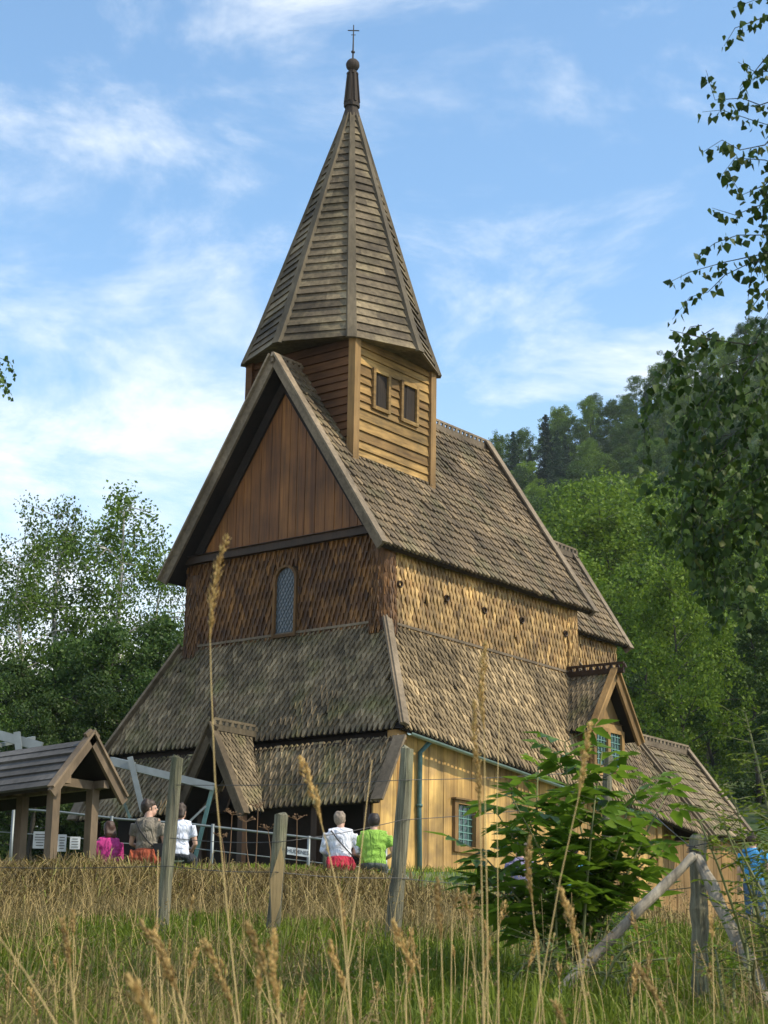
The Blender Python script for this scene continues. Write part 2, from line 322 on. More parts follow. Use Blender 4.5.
# main roof
zw, ze, zb = 14.20, 14.33, 9.97
mb = CH()
for sgn in (0, 1):
    yb = RS if sgn == 0 else RN; L0 = math.hypot(2.87, zw-zb)
    if sgn == 0: O, u, v, ln = V(-.40, yb, zb), V(1, 0, 0), V(0, 2.87, 4.27), 7.4
    else: O, u, v, ln = V(7.0, yb, zb), V(-1, 0, 0), V(0, -2.87, 4.27), 7.4
    Ls = np.linalg.norm(v); vv = unit(v)
    mb.cur = 0; shingles(mb, O, u, v, [(0, 0), (ln, 0), (ln, Ls), (0, Ls)], w=.14, e=.235, tip=.28, th=.055, jit=.005)
    mb.cur = 1; slab(mb, [O, O+u*ln, O+u*ln+v, O+v], .09)
nr = mb.build('nave_roof', [M['roof'], M['under']], ch)
for yb in (RS, RN):
    for x in (-.44, 7.04):
        mb = CH(); a, b = V(x, 2.6, zw+.10 if x < 0 else ze+.02), V(x, yb, zb-.02); d = unit(b-a); n_ = unit(np.cross(d, (1, 0, 0))); n_ = n_ if n_[2] > 0 else -n_
        mb.box((a+b)/2-n_*.02+d*.0, (b-a)/2+d*.02, (.03, 0, 0), n_*.09)
        mb.box((a+b)/2+n_*.09, (b-a)/2+d*.03, (.10, 0, 0), n_*.02); mb.build('bargeboard', M['trim'], nr)
mb = CH(); crest(mb, (-.50, 2.6, 14.20), (.4, 2.6, 14.20), .17); mb.build('ridge_crest', M['trim'], nr)
mb = CH(); crest(mb, (3.0, 2.6, 14.20), (7.15, 2.6, 14.22), .22); mb.build('ridge_crest', M['trim'], nr)

# upper walls : west gable
Z1, Z2 = 8.35, 10.47
mb = CH(); f = lambda q: 14.0-abs(2.6-(5.05-q))*1.487-.05
boards(mb, (0, 5.05, 0), (0, -1, 0), 4.9, 10.5, f, .12, .03, nrm=(-1, 0, 0), gap=.002); mb.build('gable_boarding', M['tar'], ch)
mb = CH()
for sg in (-1, 1): mb.prism([(-.10, 2.6, 14.0), (-.10, 2.6+sg*2.42, 10.42), (-.10, 2.6+sg*2.18, 10.42), (-.10, 2.6, 13.65)], (.06, 0, 0))
mb.build('gable_shade_band', M['under'], nr)  # dark strips added along the rakes as overhang shade, no real timber
mb = CH(); mb.abox(-.17, .0, .0, 5.2, Z2-.16, Z2-.01); mb.prism([(-.22, .07, Z2-.01), (-.03, .07, Z2+.07), (.0, .07, Z2-.01)], (0, 5.06, 0)); mb.build('tie_beam', M['dark'], ch)
mb = CH(); mb.abox(.02, LN, .02, 5.18, 7.5, 10.4); mb.prism([(.05, .1, 10.4), (.05, 5.1, 10.4), (.05, 2.6, 13.9)], (LN-.1, 0, 0)); mb.build('nave_core', M['dark'], ch)
hole = (2.05, 2.86, 8.5, 10.0)
def sh_wall(mb, O, u, ln, z0, z1, w=.12, e=.165, out=(0, 0, 0), hole=None):
    O = V(O)+V(out); shingles_h(mb, O, u, ln, z0, z1, w, e, hole)
def shingles_h(mb, O, u, ln, z0, z1, w, e, hole):
    if hole is None: shingles(mb, V(O)+V(0, 0, z0), u, (0, 0, 1), [(0, 0), (ln, 0), (ln, z1-z0), (0, z1-z0)], w=w, e=e, tip=.95, th=.042); return
    a, b, c, d = hole
    shingles(mb, V(O)+V(0, 0, z0), u, (0, 0, 1), [(0, 0), (a, 0), (a, z1-z0), (0, z1-z0)], w=w, e=e, tip=.95, th=.042)
    shingles(mb, V(O)+unit(u)*b+V(0, 0, z0), u, (0, 0, 1), [(0, 0), (ln-b, 0), (ln-b, z1-z0), (0, z1-z0)], w=w, e=e, tip=.95, th=.042)
    shingles(mb, V(O)+unit(u)*a+V(0, 0, d), u, (0, 0, 1), [(0, 0), (b-a, 0), (b-a, z1-d), (0, z1-d)], w=w, e=e, tip=.95, th=.042)
mb = CH(); sh_wall(mb, (0, 5.2, 0), (0, -1, 0), 5.2, Z1, Z2-.07, hole=(2.47, 3.07, 8.5, 9.93)); mb.build('west_shingle_wall', M['tarsh'], ch)
mb = CH(); sh_wall(mb, (0, 0, 0), (1, 0, 0), LN, Z1, 10.22); mb.build('south_shingle_wall', M['goldsh'], ch)
# corner pilasters clad with shingles
for (x, y, mat) in ((0, 0, 0), (0, 5.2, 0), (LN, 0, 1)):
    mb = CH(); sy = 1 if y == 0 else -1; r_ = .24
    for k in range(7):
        a0 = -.25+k*.36
        if x == 0 and y == 0: cx, cy = .10, .10; a0 = pi*.88+k*pi*.85/6
        elif x == 0: cx, cy = .12, 4.98; a0 = pi*.5+k*pi*.75/6
        else: cx, cy = LN-.10, .10; a0 = pi*1.3+k*pi*.75/6
        nn = V(cos(a0), sin(a0), 0); uu = V(-sin(a0), cos(a0), 0)
        O = V(cx, cy, Z1-.02)+nn*r_-uu*.065; shingles(mb, O, uu, V(0, 0, 1)-nn*.03, [(0, 0), (.13, 0), (.13, 1.74), (0, 1.74)], w=.075, e=.15, tip=.75, th=.028)
    mb.tube([(cx, cy, Z1-.1), (cx, cy, 10.06)], r_-.005, 14)
    mb.build('corner_pilaster', M['goldsh'] if mat else M['tarsh'], ch)
# lancet window
def arch(y0, y1, z0, zs, x, k=8):
    c, r_ = (y0+y1)/2, (y1-y0)/2
    return [V(x, y0, z0), V(x, y1, z0)]+[V(x, c+r_*cos(pi*i/k), zs+r_*1.05*sin(pi*i/k)) for i in range(k+1)]
mb = CH(); y0, y1 = 2.18, 2.68; out = arch(y0-.055, y1+.055, 8.50, 9.66, -.10); inn = arch(y0, y1, 8.56, 9.66, -.10); n_ = len(out)
for i in range(n_):
    j = (i+1) % n_; mb.hexa([out[i], out[j], inn[j], inn[i]], [q+V(.10, 0, 0) for q in (out[i], out[j], inn[j], inn[i])])
lw = mb.build('lancet_window', wood('dark_window_frame', (.15, .075, .025), .25, (1, 1, .1), 14), ch)
mb = CH(); mb.prism(arch(y0-.02, y1+.02, 8.5, 9.66, -.035), (.02, 0, 0)); mb.build('pane', M['glassW'], lw)
mb = CH()
for i in range(-14, 24):
    for sg in (-1, 1):
        p0 = V(-.045, 2.43, 8.5+i*.15+0.0); seg = []
        for k in np.linspace(-.24, .24, 32):
            z = p0[2]+sg*k*1.7; hi = 9.66+math.sqrt(max(0, .25**2-k*k))*1.05
            if 8.56 < z < hi-.01: seg.append(V(-.045, 2.43+k, z))
        if len(seg) > 1: mb.beam(seg[0], seg[-1], .012, .012, (1, 0, 0))
mb.build('lead_lattice', M['leadd'], lw)
# portholes
for x, z in ((.42, 9.36), (1.92, 9.36), (3.22, 9.35), (4.57, 9.38), (6.25, 9.38)):
    mb = CH(); prof = [(.035, -.02), (.045, -.085), (.062, -.095), (.075, -.075), (.075, .0)]; n_ = 12
    vs = [(x+r_*cos(2*pi*j/n_), y_, z+r_*sin(2*pi*j/n_)) for r_, y_ in prof for j in range(n_)]
    mb.add(vs, [(i*n_+j, i*n_+(j+1) % n_, (i+1)*n_+(j+1) % n_, (i+1)*n_+j) for i in range(len(prof)-1) for j in range(n_)]+[tuple(range(n_))]); mb.build('porthole', M['dark'], ch)

# skirt roofs over the aisle
EZ = 6.32; TZ = 8.52; XW, YS, YN = -.9, -1.2, 6.37
mb = CH(); v = V(.9, 0, TZ-EZ); Ls = np.linalg.norm(v); O = V(XW, YN, EZ)
pw = [(0, 0), (YN-YS, 0), (YN-YS-1.14, Ls), (YN-5.22, Ls)]
shingles(mb, O, (0, -1, 0), v, pw, w=.13, e=.155, tip=.95, th=.042); mb.cur = 1
slab(mb, [O, V(XW, YS, EZ), V(0, -.05, TZ), V(0, 5.22, TZ)], .07); ws = mb.build('west_skirt_roof', [M['roofW'], M['under']], ch)
def sag(p): x, y, z = p; return crook((x, y, z-.09*max(0, x+.9)*min(1, max(0, (TZ-z)/2.2))))
mb = MB(sag); v = V(0, 1.2, TZ-EZ); Ls = np.linalg.norm(v); O = V(XW, YS, EZ); XE = 7.3
shingles(mb, O, (1, 0, 0), v, [(0, 0), (XE-XW, 0), (XE-XW, Ls), (.88, Ls)], w=.13, e=.155, tip=.95, th=.042); mb.cur = 1
slab(mb, [O, V(XE, YS, EZ), V(XE, 0, TZ), V(0, 0, TZ)], .07); sr = mb.build('south_aisle_roof', [M['skirtS'], M['under']], ch)
mb = CH(); v = V(0, -1.2, TZ-EZ); slab(mb, [V(LN, YN, EZ), V(XW, YN, EZ), V(0, 5.22, TZ), V(LN, 5.22, TZ)], .07); mb.build('north_aisle_roof', M['under'], ch)
for (a, b, m_) in (((0, -.06, TZ+.03), (XW-.03, YS-.03, EZ-.0), 0), ((0, 5.24, TZ+.03), (XW-.03, YN+.03, EZ), 0)):
    mb = CH(); a, b = V(a), V(b); o_ = V(-.045, -.03 if a[1] < 1 else .03, .05); mb.beam(a+o_+V(0,0,.03), b+o_, .05, .14, (1, 0, .3)); o2 = V(-.0, -.06 if a[1] < 1 else .06, .055); mb.beam(a+o2+V(0,0,.03), b+o2, .16, .045, (0, -1 if a[1] < 1 else 1, .4)); mb.build('hip_board', M['trim'], ws)
mb = CH(); mb.beam((-.04, 5.25, TZ+.05), (-.04, -.1, TZ+.05), .05, .05); mb.build('flashing_board', M['trim'], ws)
mb = CH(); mb.beam((-.1, -.045, TZ+.05), (LN+.2, -.045, TZ+.03), .05, .05); mb.build('flashing_board', M['trim'], sr)

# chancel aisle with its hipped east end
mb = CH(); e1 = V(7.25, -1.2, 5.58); e2 = V(10.35, -1.2, 5.27); t1 = V(7.25, 1.3, 9.75); t2 = V(8.0, 1.3, 9.6)
u = unit(e2-e1); v = unit(t1-e1-u*((t1-e1)@u)); Lu = np.linalg.norm(e2-e1); 
uv = lambda p: ((p-e1)@u, (p-e1)@v)
shingles(mb, e1, u, v, [uv(e1), uv(e2), uv(t2), uv(t1)], w=.11, e=.17, tip=.6, th=.03); mb.cur = 1
slab(mb, [e1, e2, t2, t1], .07); slab(mb, [e2, V(10.35, 6.2, 5.27), V(8.0, 3.9, 9.6), t2], .07); car = mb.build('chancel_aisle_roof', [M['roof'], M['under']], ch)
mb = CH(); nn = np.cross(u, v); mb.beam(t2+nn*.07, e2+nn*.07, .16, .06, nn); mb.beam(t2+nn*.07+V(.05, 0, 0), e2+nn*.07+V(.05, 0, 0), .05, .16, nn); mb.build('hip_board', M['trim'], car)
# upper chancel
mb = CH(); mb.abox(LN-.02, 10.5, 1.32, 3.88, 7.8, 9.95); mb.prism([(LN, 1.4, 9.95), (LN, 3.8, 9.95), (LN, 2.6, 12.0)], (3.8, 0, 0)); mb.build('chancel_core', M['dark'], ch)
mb = CH(); sh_wall(mb, (LN, 1.3, 0), (1, 0, 0), 3.9, 8.6, 10.2); mb.build('chancel_shingle_wall', M['goldsh'], ch)
mb = CH(); v = V(0, 1.54, 2.39); Ls = np.linalg.norm(v)
for O, u, v in ((V(LN, 1.06, 9.95), V(1, 0, 0), V(0, 1.54, 2.39)), (V(10.76, 4.14, 9.95), V(-1, 0, 0), V(0, -1.54, 2.39))):
    mb.cur = 0; shingles(mb, O, u, v, [(0, 0), (4.12, 0), (4.12, Ls), (0, Ls)], w=.14, e=.235, tip=.28, th=.055, jit=.005); mb.cur = 1; slab(mb, [O, O+u*4.12, O+u*4.12+v, O+v], .07)
cr_ = mb.build('chancel_roof', [M['roof'], M['under']], ch)
for yb in (1.06, 4.14):
    mb = CH(); a, b = V(10.80, 2.6, 12.4), V(10.80, yb, 9.93); d = unit(b-a); n_ = unit(np.cross(d, (1, 0, 0))); n_ = n_ if n_[2] > 0 else -n_
    mb.box((a+b)/2-n_*.05, (b-a)/2+d*.05, (.035, 0, 0), n_*.09); mb.box((a+b)/2+n_*.055, (b-a)/2+d*.05, (.09, 0, 0), n_*.02); mb.build('bargeboard', M['trim'], cr_)
mb = CH(); crest(mb, (LN, 2.6, 12.38), (10.9, 2.6, 12.34), .24, step=.17); mb.build('ridge_crest', M['trim'], cr_)
# east annex (low choir)
AX0, AX1, AY, AZ = 9.6, 14.8, 1.8, 7.86; EY, EZ2 = -.05, 5.58
mb = CH(); v = V(0, AY-EY, AZ-EZ2); Ls = np.linalg.norm(v)
for O, u, v in ((V(AX0, EY, EZ2), V(1, 0, 0), V(0, AY-EY, AZ-EZ2)), (V(AX1, 2*AY-EY, EZ2), V(-1, 0, 0), V(0, EY-AY, AZ-EZ2))):
    ln = AX1-AX0; mb.cur = 0; shingles(mb, O, u, v, [(0, 0), (ln, 0), (ln, Ls), (0, Ls)], w=.16, e=.235, tip=.12, th=.045, jit=.006); mb.cur = 1; slab(mb, [O, O+u*ln, O+u*ln+v, O+v], .07)
ar = mb.build('choir_roof', [M['roofW'], M['under']], ch)
for yb in (EY, 2*AY-EY):
    mb = CH(); a, b = V(AX1+.04, AY, AZ+.06), V(AX1+.04, yb, EZ2-.02); d = unit(b-a); n_ = unit(np.cross(d, (1, 0, 0))); n_ = n_ if n_[2] > 0 else -n_
    mb.box((a+b)/2-n_*.04, (b-a)/2+d*.05, (.035, 0, 0), n_*.11); mb.box((a+b)/2+n_*.08, (b-a)/2+d*.05, (.08, 0, 0), n_*.02); mb.build('bargeboard', M['trim'], ar)
mb = CH(); crest(mb, (10.2, AY, AZ+.02), (AX1+.08, AY, AZ), .22, step=.18); mb.build('ridge_crest', M['trim'], ar)
mb = CH(); boards(mb, (10.1, .25, 0), (1, 0, 0), 4.5, 2.0, 5.75, .17, .03); boards(mb, (14.6, .25, 0), (0, 1, 0), 3.1, 2.0, 5.75, .17, .03, nrm=(1, 0, 0)); mb.build('choir_wall', M['frame'], ch)
mb = CH(); mb.abox(10.2, 14.55, .3, 3.3, 2.0, 5.7); mb.build('choir_core', M['dark'], ch)

# lower walls
zt = lambda q: 6.33-.085*(q)+.12
mb = CH(); win = (1.05+.7, 1.67+.7, 4.36, 5.19)
boards(mb, (-.7, -.9, 0), (1, 0, 0), 9.2, 2.3, zt, .19, .035, holes=[win]); mb.build('south_wall', M['gold'], ch)
mb = CH(); boards(mb, (8.5, -.35, 0), (1, 0, 0), 1.7, 2.0, 5.9, .19, .035); mb.build('chancel_wall', M['frame'], ch)
mb = CH(); mb.abox(8.42, 8.6, -.98, -.8, 2.2, 5.75); mb.build('corner_board', M['gold'], ch)
mb = CH(); mb.abox(-.6, 1.7, -.86, 6.1, 3.0, 6.5); mb.abox(1.7, 8.45, -.7, 6.1, 2.2, 6.1); mb.abox(8.4, 10.1, -.28, 5.0, 2.2, 5.8); mb.build('aisle_core', M['dark'], ch)
mb = CH(); mb.tube([(-.72, -.93, 3.2), (-.72, -.93, 4.6), (-.72, -.93, 6.3)], [.19, .18, .175], 16); mb.build('corner_stave', wood('stave_timber', (.42, .23, .07), .3, (1, 1, .05), 14), ch, smooth=True)
mb = CH(); mb.beam((-.85, -.97, 3.32), (8.4, -.97, 2.55), .12, .3); mb.build('sill_beam', M['frame'], ch)
mb = CH(); mb.abox(-.75, -.62, -.9, 6.1, 3.1, 6.4); mb.build('west_wall', M['under'], ch)  # near-black: shade below the skirt eave is put into the wall colour
# south window
mb = CH(); x0, x1, z0, z1 = 1.05, 1.67, 4.36, 5.19; yy = -1.0
for a in ((x0-.08, x0+.03, z0-.09, z1+.04), (x1-.03, x1+.08, z0-.09, z1+.04)): mb.abox(a[0], a[1], yy, -.88, a[2], a[3])
mb.abox(x0+.03, x1-.03, yy+.005, -.88, z1-.03, z1+.04); mb.abox(x0+.03, x1-.03, yy+.005, -.88, z0-.09, z0+.03); mb.abox(x0-.12, x1+.12, yy-.05, -.9, z1+.043, z1+.075)
sw = mb.build('small_window', M['frame'], ch); mb = CH(); mb.abox(x0, x1, -.90, -.885, z0, z1); mb.build('pane', M['glass'], sw)
mb = CH()
for k in range(1, 4): mb.abox(x0+.03+k*.14-.008, x0+.03+k*.14+.008, -.915, -.903, z0, z1)
for k in range(0, 7): mb.abox(x0, x1, -.918, -.902, z0+.03+k*.13-.008, z0+.03+k*.13+.008)
mb.build('lead_lattice', M['lead'], sw)
# gutter, downpipe
mb = CH()
n_ = 24; gp = [V(x, -1.24, EZ-.06-.09*(x+.9)) for x in np.linspace(-.75, 7.2, n_)]
for k in range(6):
    pass
vs = [p+V(0, .055*cos(a), .05*sin(a)) for p in gp for a in np.linspace(pi, 2*pi, 7)]
mb.add(vs, [(i*7+j, i*7+j+1, (i+1)*7+j+1, (i+1)*7+j) for i in range(n_-1) for j in range(6)]+[(i*7+j, (i+1)*7+j, (i+1)*7+j+1, i*7+j+1) for i in range(n_-1) for j in range(6)][:0]); mb.build('gutter', M['gut'], ch)
mb = CH(); mb.tube([(-.05, -1.22, EZ-.12), (-.15, -1.02, EZ-.35), (-.13, -1.0, 5.0), (-.08, -1.0, 3.3)], .045, 10); mb.tube([(-.13, -1.0, 4.98), (-.13, -1.0, 5.03)], .06, 10); mb.build('downpipe', M['teal'], ch, smooth=True)

# west gallery
GX0, GZ0, GX1, GZ1, GY0, GY1 = -1.62, 4.93, -1.02, 6.10, -1.22, 6.42
mb = CH(); O = V(GX0, GY1, GZ0); v = V(GX1-GX0, 0, GZ1-GZ0); Ls = np.linalg.norm(v)
PY, PXF = 2.27, -2.15
shingles(mb, O, (0, -1, 0), v, [(0, 0), (GY1-2.85, 0), (GY1-2.3, Ls), (0, Ls)], w=.13, e=.155, tip=.95, th=.042)
shingles(mb, V(GX0, 1.5, GZ0), (0, -1, 0), v, [(0, 0), (1.5-GY0, 0), (1.5-GY0, Ls), (-.7, Ls)], w=.13, e=.155, tip=.95, th=.042)
mb.cur = 1; slab(mb, [O, V(GX0, 2.4, GZ0), V(GX1, 2.4, GZ1), V(GX1, GY1, GZ1)], .06); slab(mb, [V(GX0, 1.4, GZ0), V(GX0, GY0, GZ0), V(GX1, GY0, GZ1), V(GX1, 1.4, GZ1)], .06)
gr = mb.build('gallery_roof', [M['roofW'], M['under']], ch)
for y in (GY0-.03, GY1+.03): mb = CH(); mb.beam((GX0-.06, y, GZ0+.02), (GX1-.02, y, GZ1+.05), .26, .05, (-1, 0, .5)); mb.build('edge_board', M['trim'], gr)
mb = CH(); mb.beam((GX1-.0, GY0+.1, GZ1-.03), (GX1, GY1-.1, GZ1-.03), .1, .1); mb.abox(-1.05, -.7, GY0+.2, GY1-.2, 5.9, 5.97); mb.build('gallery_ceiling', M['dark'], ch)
mb = CH(); boards(mb, (-1.5, -1.0, 0), (1, 0, 0), .72, 3.2, (lambda q: min(6.0, 5.0+q*1.8)), .2, .03); mb.build('gallery_end_wall', M['gold'], ch)
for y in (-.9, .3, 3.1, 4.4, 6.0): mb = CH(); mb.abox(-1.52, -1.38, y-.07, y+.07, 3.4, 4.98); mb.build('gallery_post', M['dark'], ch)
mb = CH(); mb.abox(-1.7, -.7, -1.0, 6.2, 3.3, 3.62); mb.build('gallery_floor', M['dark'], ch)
# portal gable
PZ = 6.36; yR, yL, zP = 1.40, 3.14, 4.87
mb = CH()
for yb, O, u in ((yR, V(PXF, yR, zP), V(1, 0, 0)), (yL, V(-1.1, yL, zP), V(-1, 0, 0))):
    v = V(0, PY-yb, PZ-zP); Ls = np.linalg.norm(v); ln = 1.05; mb.cur = 0
    poly = [(0, 0), (.5, 0), (ln, Ls), (0, Ls)] if u[0] > 0 else [(.55, 0), (ln, 0), (ln, Ls), (0, Ls)]
    shingles(mb, O, u, v, poly, w=.10, e=.125, tip=.8, th=.025); mb.cur = 1
    q = [O+u*a+unit(v)*b for a, b in poly]; slab(mb, q, .05)
pr = mb.build('portal_roof', [M['roofW'], M['under']], ch)
PBm = wood('portal_barge', (.10, .072, .042), .3, (1, 1, 1), 12)
for yb in (yR, yL):
    mb = CH(); a, b = V(PXF-.04, PY, PZ+.06), V(PXF-.04, yb, zP-.04); d = unit(b-a); n_ = unit(np.cross(d, (1, 0, 0))); n_ = n_ if n_[2] > 0 else -n_
    mb.box((a+b)/2-n_*.06, (b-a)/2+d*.08, (.03, 0, 0), n_*.08); mb.box((a+b)/2+n_*.055, (b-a)/2+d*.08, (.08, 0, 0), n_*.018); mb.build('bargeboard', PBm, pr)
mb = CH(); crest(mb, (PXF, PY, PZ+.02), (-1.0, PY, PZ+.02), .2); mb.build('ridge_crest', M['rib'], pr)
mb = CH(); mb.tube([(PXF-.02, PY, PZ+.0), (PXF-.02, PY, PZ+.25), (PXF-.02, PY, PZ+.3), (PXF-.02, PY, PZ+.42), (PXF-.02, PY, PZ+.47), (PXF-.02, PY, PZ+.58), (PXF-.02, PY, PZ+.66)], [.05, .04, .09, .035, .075, .04, .015], 8); mb.build('finial', M['finial'], pr, smooth=True)
for y in (yR+.12, yL-.12): mb = CH(); mb.abox(PXF+.02, PXF+.14, y-.06, y+.06, 3.4, zP+.15); mb.build('portal_post', M['dark'], ch)

# dormer
DX, DZ, DY = 6.31, 8.36, -1.22; xl, xr, zl = 5.37, 7.25, 7.08; DB = .02
mb = CH()
for xb, O, u in ((xl, V(xl, DB, zl), V(0, -1, 0)), (xr, V(xr, DY, zl), V(0, 1, 0))):
    v = V(DX-xb, 0, DZ-zl); Ls = np.linalg.norm(v); ln = DB-DY; mb.cur = 0
    shingles(mb, O, u, v, [(0, 0), (ln, 0), (ln, Ls), (0, Ls)], w=.13, e=.17, tip=.8, th=.035); mb.cur = 1; slab(mb, [O, O+u*ln, O+u*ln+v, O+v], .06)
dr = mb.build('dormer_roof', [M['roofW'], M['under']], ch)
for xb in (xl, xr):
    mb = CH(); a, b = V(DX, DY-.04, DZ+.07), V(xb, DY-.04, zl-.03); d = unit(b-a); n_ = unit(np.cross(d, (0, 1, 0))); n_ = n_ if n_[2] > 0 else -n_
    mb.box((a+b)/2-n_*.03, (b-a)/2+d*.04, (0, .03, 0), n_*.08); mb.box((a+b)/2+n_*.07, (b-a)/2+d*.05, (0, .08, 0), n_*.02); mb.build('bargeboard', M['frame'], dr)
mb = CH(); crest(mb, (DX, DY-.25, DZ+.04), (DX, DB, DZ+.06), .2); mb.build('ridge_crest', M['dark'], dr)
mb = CH(); clap(mb, (DX-.62, -1.0, 0), (1, 0, 0), (0, -1, 0), 1.24, 5.9, 7.4, .14, .02, holes=[(.03, 1.21, 6.37, 7.22)])
mb.abox(DX-.6, DX+.6, -.98, -.1, 5.8, 7.45); mb.prism([(DX-.62, -.98, 7.40), (DX+.62, -.98, 7.40), (DX, -.98, 8.25)], (0, .9, 0)); mb.build('dormer_wall', M['frame'], ch)
mb = CH(); x0, x1, z0, z1 = DX-.60, DX+.60, 6.36, 7.24
for a in (x0, DX-.05, x1-.09): mb.abox(a, a+.1, -1.09, -.98, z0, z1)
mb.abox(x0+.1, x1-.09, -1.085, -.98, z1-.08, z1-.002); mb.abox(x0+.1, x1-.09, -1.085, -.98, z0+.002, z0+.08); dw = mb.build('dormer_window', M['frame'], ch)
mb = CH(); mb.abox(x0+.05, x1-.05, -1.03, -1.02, z0+.04, z1-.04); mb.build('pane', M['glass'], dw)
mb = CH()
for a in (x0+.1, DX+.05):
    for k in range(1, 4): mb.abox(a+k*.115-.007, a+k*.115+.007, -1.05, -1.035, z0+.08, z1-.08)
    for k in range(1, 6): mb.abox(a, a+.44, -1.053, -1.032, z0+.06+k*.135-.007, z0+.06+k*.135+.007)
mb.build('lead_lattice', M['lead'], dw)

# turret
TX0, TX1, TY0, TY1, TT = .43, 3.0, 1.18, 4.02, 14.75
mb = CH(); mb.abox(TX0+.03, TX1-.03, TY0+.03, TY1-.03, 11.3, TT)
H1 = [(.53, 1.10, 13.32, 14.2), (1.46, 2.06, 13.30, 14.2)]
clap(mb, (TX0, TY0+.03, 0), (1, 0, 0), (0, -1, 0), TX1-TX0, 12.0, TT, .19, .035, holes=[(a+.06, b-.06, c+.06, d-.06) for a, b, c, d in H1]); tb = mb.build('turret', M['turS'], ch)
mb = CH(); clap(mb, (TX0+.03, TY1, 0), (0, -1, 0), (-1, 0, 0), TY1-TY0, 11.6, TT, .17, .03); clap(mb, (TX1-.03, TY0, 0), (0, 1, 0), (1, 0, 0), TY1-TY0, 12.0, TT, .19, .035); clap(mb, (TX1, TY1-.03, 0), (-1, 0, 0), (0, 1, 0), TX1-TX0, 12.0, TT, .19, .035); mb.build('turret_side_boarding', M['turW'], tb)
for x in (TX0, TX1):
    for y in (TY0, TY1):
        mb = CH(); sx_ = -1 if x == TX0 else 1; sy_ = -1 if y == TY0 else 1
        mb.abox(min(x+sx_*.09, x-sx_*.09), max(x+sx_*.09, x-sx_*.09), min(y+sy_*.075, y-sy_*.1), max(y+sy_*.075, y-sy_*.1), 11.75 if (x == TX0 or y == TY0) else 11.7, TT+.02); mb.build('corner_post', M['frame'] if y == TY0 else M['turW'], tb)
for a, b, c, d in H1:
    mb = CH(); a += TX0; b += TX0; yf = TY0-.075; t_ = .075
    mb.abox(a, a+t_, yf, TY0, c, d); mb.abox(b-t_, b, yf, TY0, c, d); mb.abox(a+t_, b-t_, yf+.004, TY0, d-t_, d); mb.abox(a+t_, b-t_, yf+.004, TY0, c, c+t_)
    fr = mb.build('louvre_window', M['turS'], tb); 
    mb = CH(); boards(mb, (a+t_, TY0+.0, 0), (1, 0, 0), b-a-2*t_, c+t_, d-t_, .14, .02); mb.build('shutter', M['shut'], tb)
# spire
SX, SY, SZ, ST, SR = 1.70, 2.59, 14.66, 20.72, 1.985
def sp(k, z, extra=0):
    f = (ST-z)/(ST-SZ); r_ = (SR-.07)*f+.10+ (.04*max(0, (.14-(1-f))/.14)**1.5) + extra
    return V(SX+.14*(1-f)+r_*cos(k*pi/4), SY+r_*sin(k*pi/4), z)
mb = CH(); nrow = 31
for k in range(8):
    for i in range(nrow):
        z0, z1 = SZ+(ST-SZ)*i/nrow, SZ+(ST-SZ)*(i+1)/nrow; e0 = .055+U(0, .012); dz = U(-.008, .008)
        a, b, c, d = sp(k, z0+dz, e0), sp(k+1, z0+U(-.006, .006), e0), sp(k+1, z1+.02, .012), sp(k, z1+.02, .012)
        a2, b2 = sp(k, z0+dz, .0), sp(k+1, z0, .0)
        # split each course into one or two boards
        cut = U(.2, .8) if U(0, 1) < .6 and i < 22 else None
        if cut:
            m0, m1, m2 = a+(b-a)*cut, d+(c-d)*cut, a2+(b2-a2)*cut; o_ = (m0-m2)*U(-.15, .15)
            mb.add([a, m0, m1, d, a2, m2], [(0, 1, 2, 3), (4, 5, 1, 0)]); mb.add([m0+o_, b+o_, c, m1, m2, b2], [(0, 1, 2, 3), (4, 5, 1, 0)])
        else: mb.add([a, b, c, d, a2, b2], [(0, 1, 2, 3), (4, 5, 1, 0)])
    mb.add([sp(k, SZ+.01), sp(k+1, SZ+.01), V(SX, SY, SZ+.25)], [(0, 2, 1)])
spi = mb.build('spire', M['spire'], ch)
for k in range(8):
    mb = CH(); pts = [sp(k, z, .04) for z in np.linspace(SZ-.03, ST, 9)]
    nn = V(cos(k*pi/4), sin(k*pi/4), 0); tt = V(-sin(k*pi/4), cos(k*pi/4), 0); ring = []
    for i, p in enumerate(pts):
        w_ = .115-.05*i/8; ring += [p-tt*w_-nn*.05, p-tt*w_*.8+nn*.035, p+tt*w_*.8+nn*.035, p+tt*w_-nn*.05]
    mb.add(ring, [(i*4+j, i*4+(j+1) % 4, (i+1)*4+(j+1) % 4, (i+1)*4+j) for i in range(8) for j in range(4)]+[(3, 2, 1, 0)]); mb.build('rib', M['rib'], spi)
SX += .14; mb = CH(); z = ST+.06
for r0, r1, za, zc in ((.21, .12, z-.14, z+.2), (.165, .105, z+.2, z+.97), (.18, .18, z+.14, z+.22), (.135, .135, z+.95, z+.99), (.08, .08, z+.99, z+1.08)): mb.tube([(SX, SY, za), (SX, SY, zc)], [r0, r1], 8)
for k in range(8): a = k*pi/4+pi/8; mb.beam((SX+.165*cos(a), SY+.165*sin(a), z+.24), (SX+.105*cos(a), SY+.105*sin(a), z+.95), .045, .045, (cos(a), sin(a), 0))
mb.ell((SX, SY, z+1.19), .155, .155, .155, 16, 10); mb.build('finial', M['finial'], spi)
mb = CH(); mb.tube([(SX, SY, z+1.3), (SX, SY, z+2.2)], [.022, .012], 6); mb.ell((SX, SY, z+1.52), .05, .045, .035, 8, 6); mb.beam((SX-.08, SY+.10, z+2.06), (SX+.08, SY-.10, z+2.06), .016, .02); mb.beam((SX-.03, SY+.04, z+1.95), (SX+.03, SY-.04, z+1.95), .012, .012); mb.build('iron_cross', M['iron'], spi)

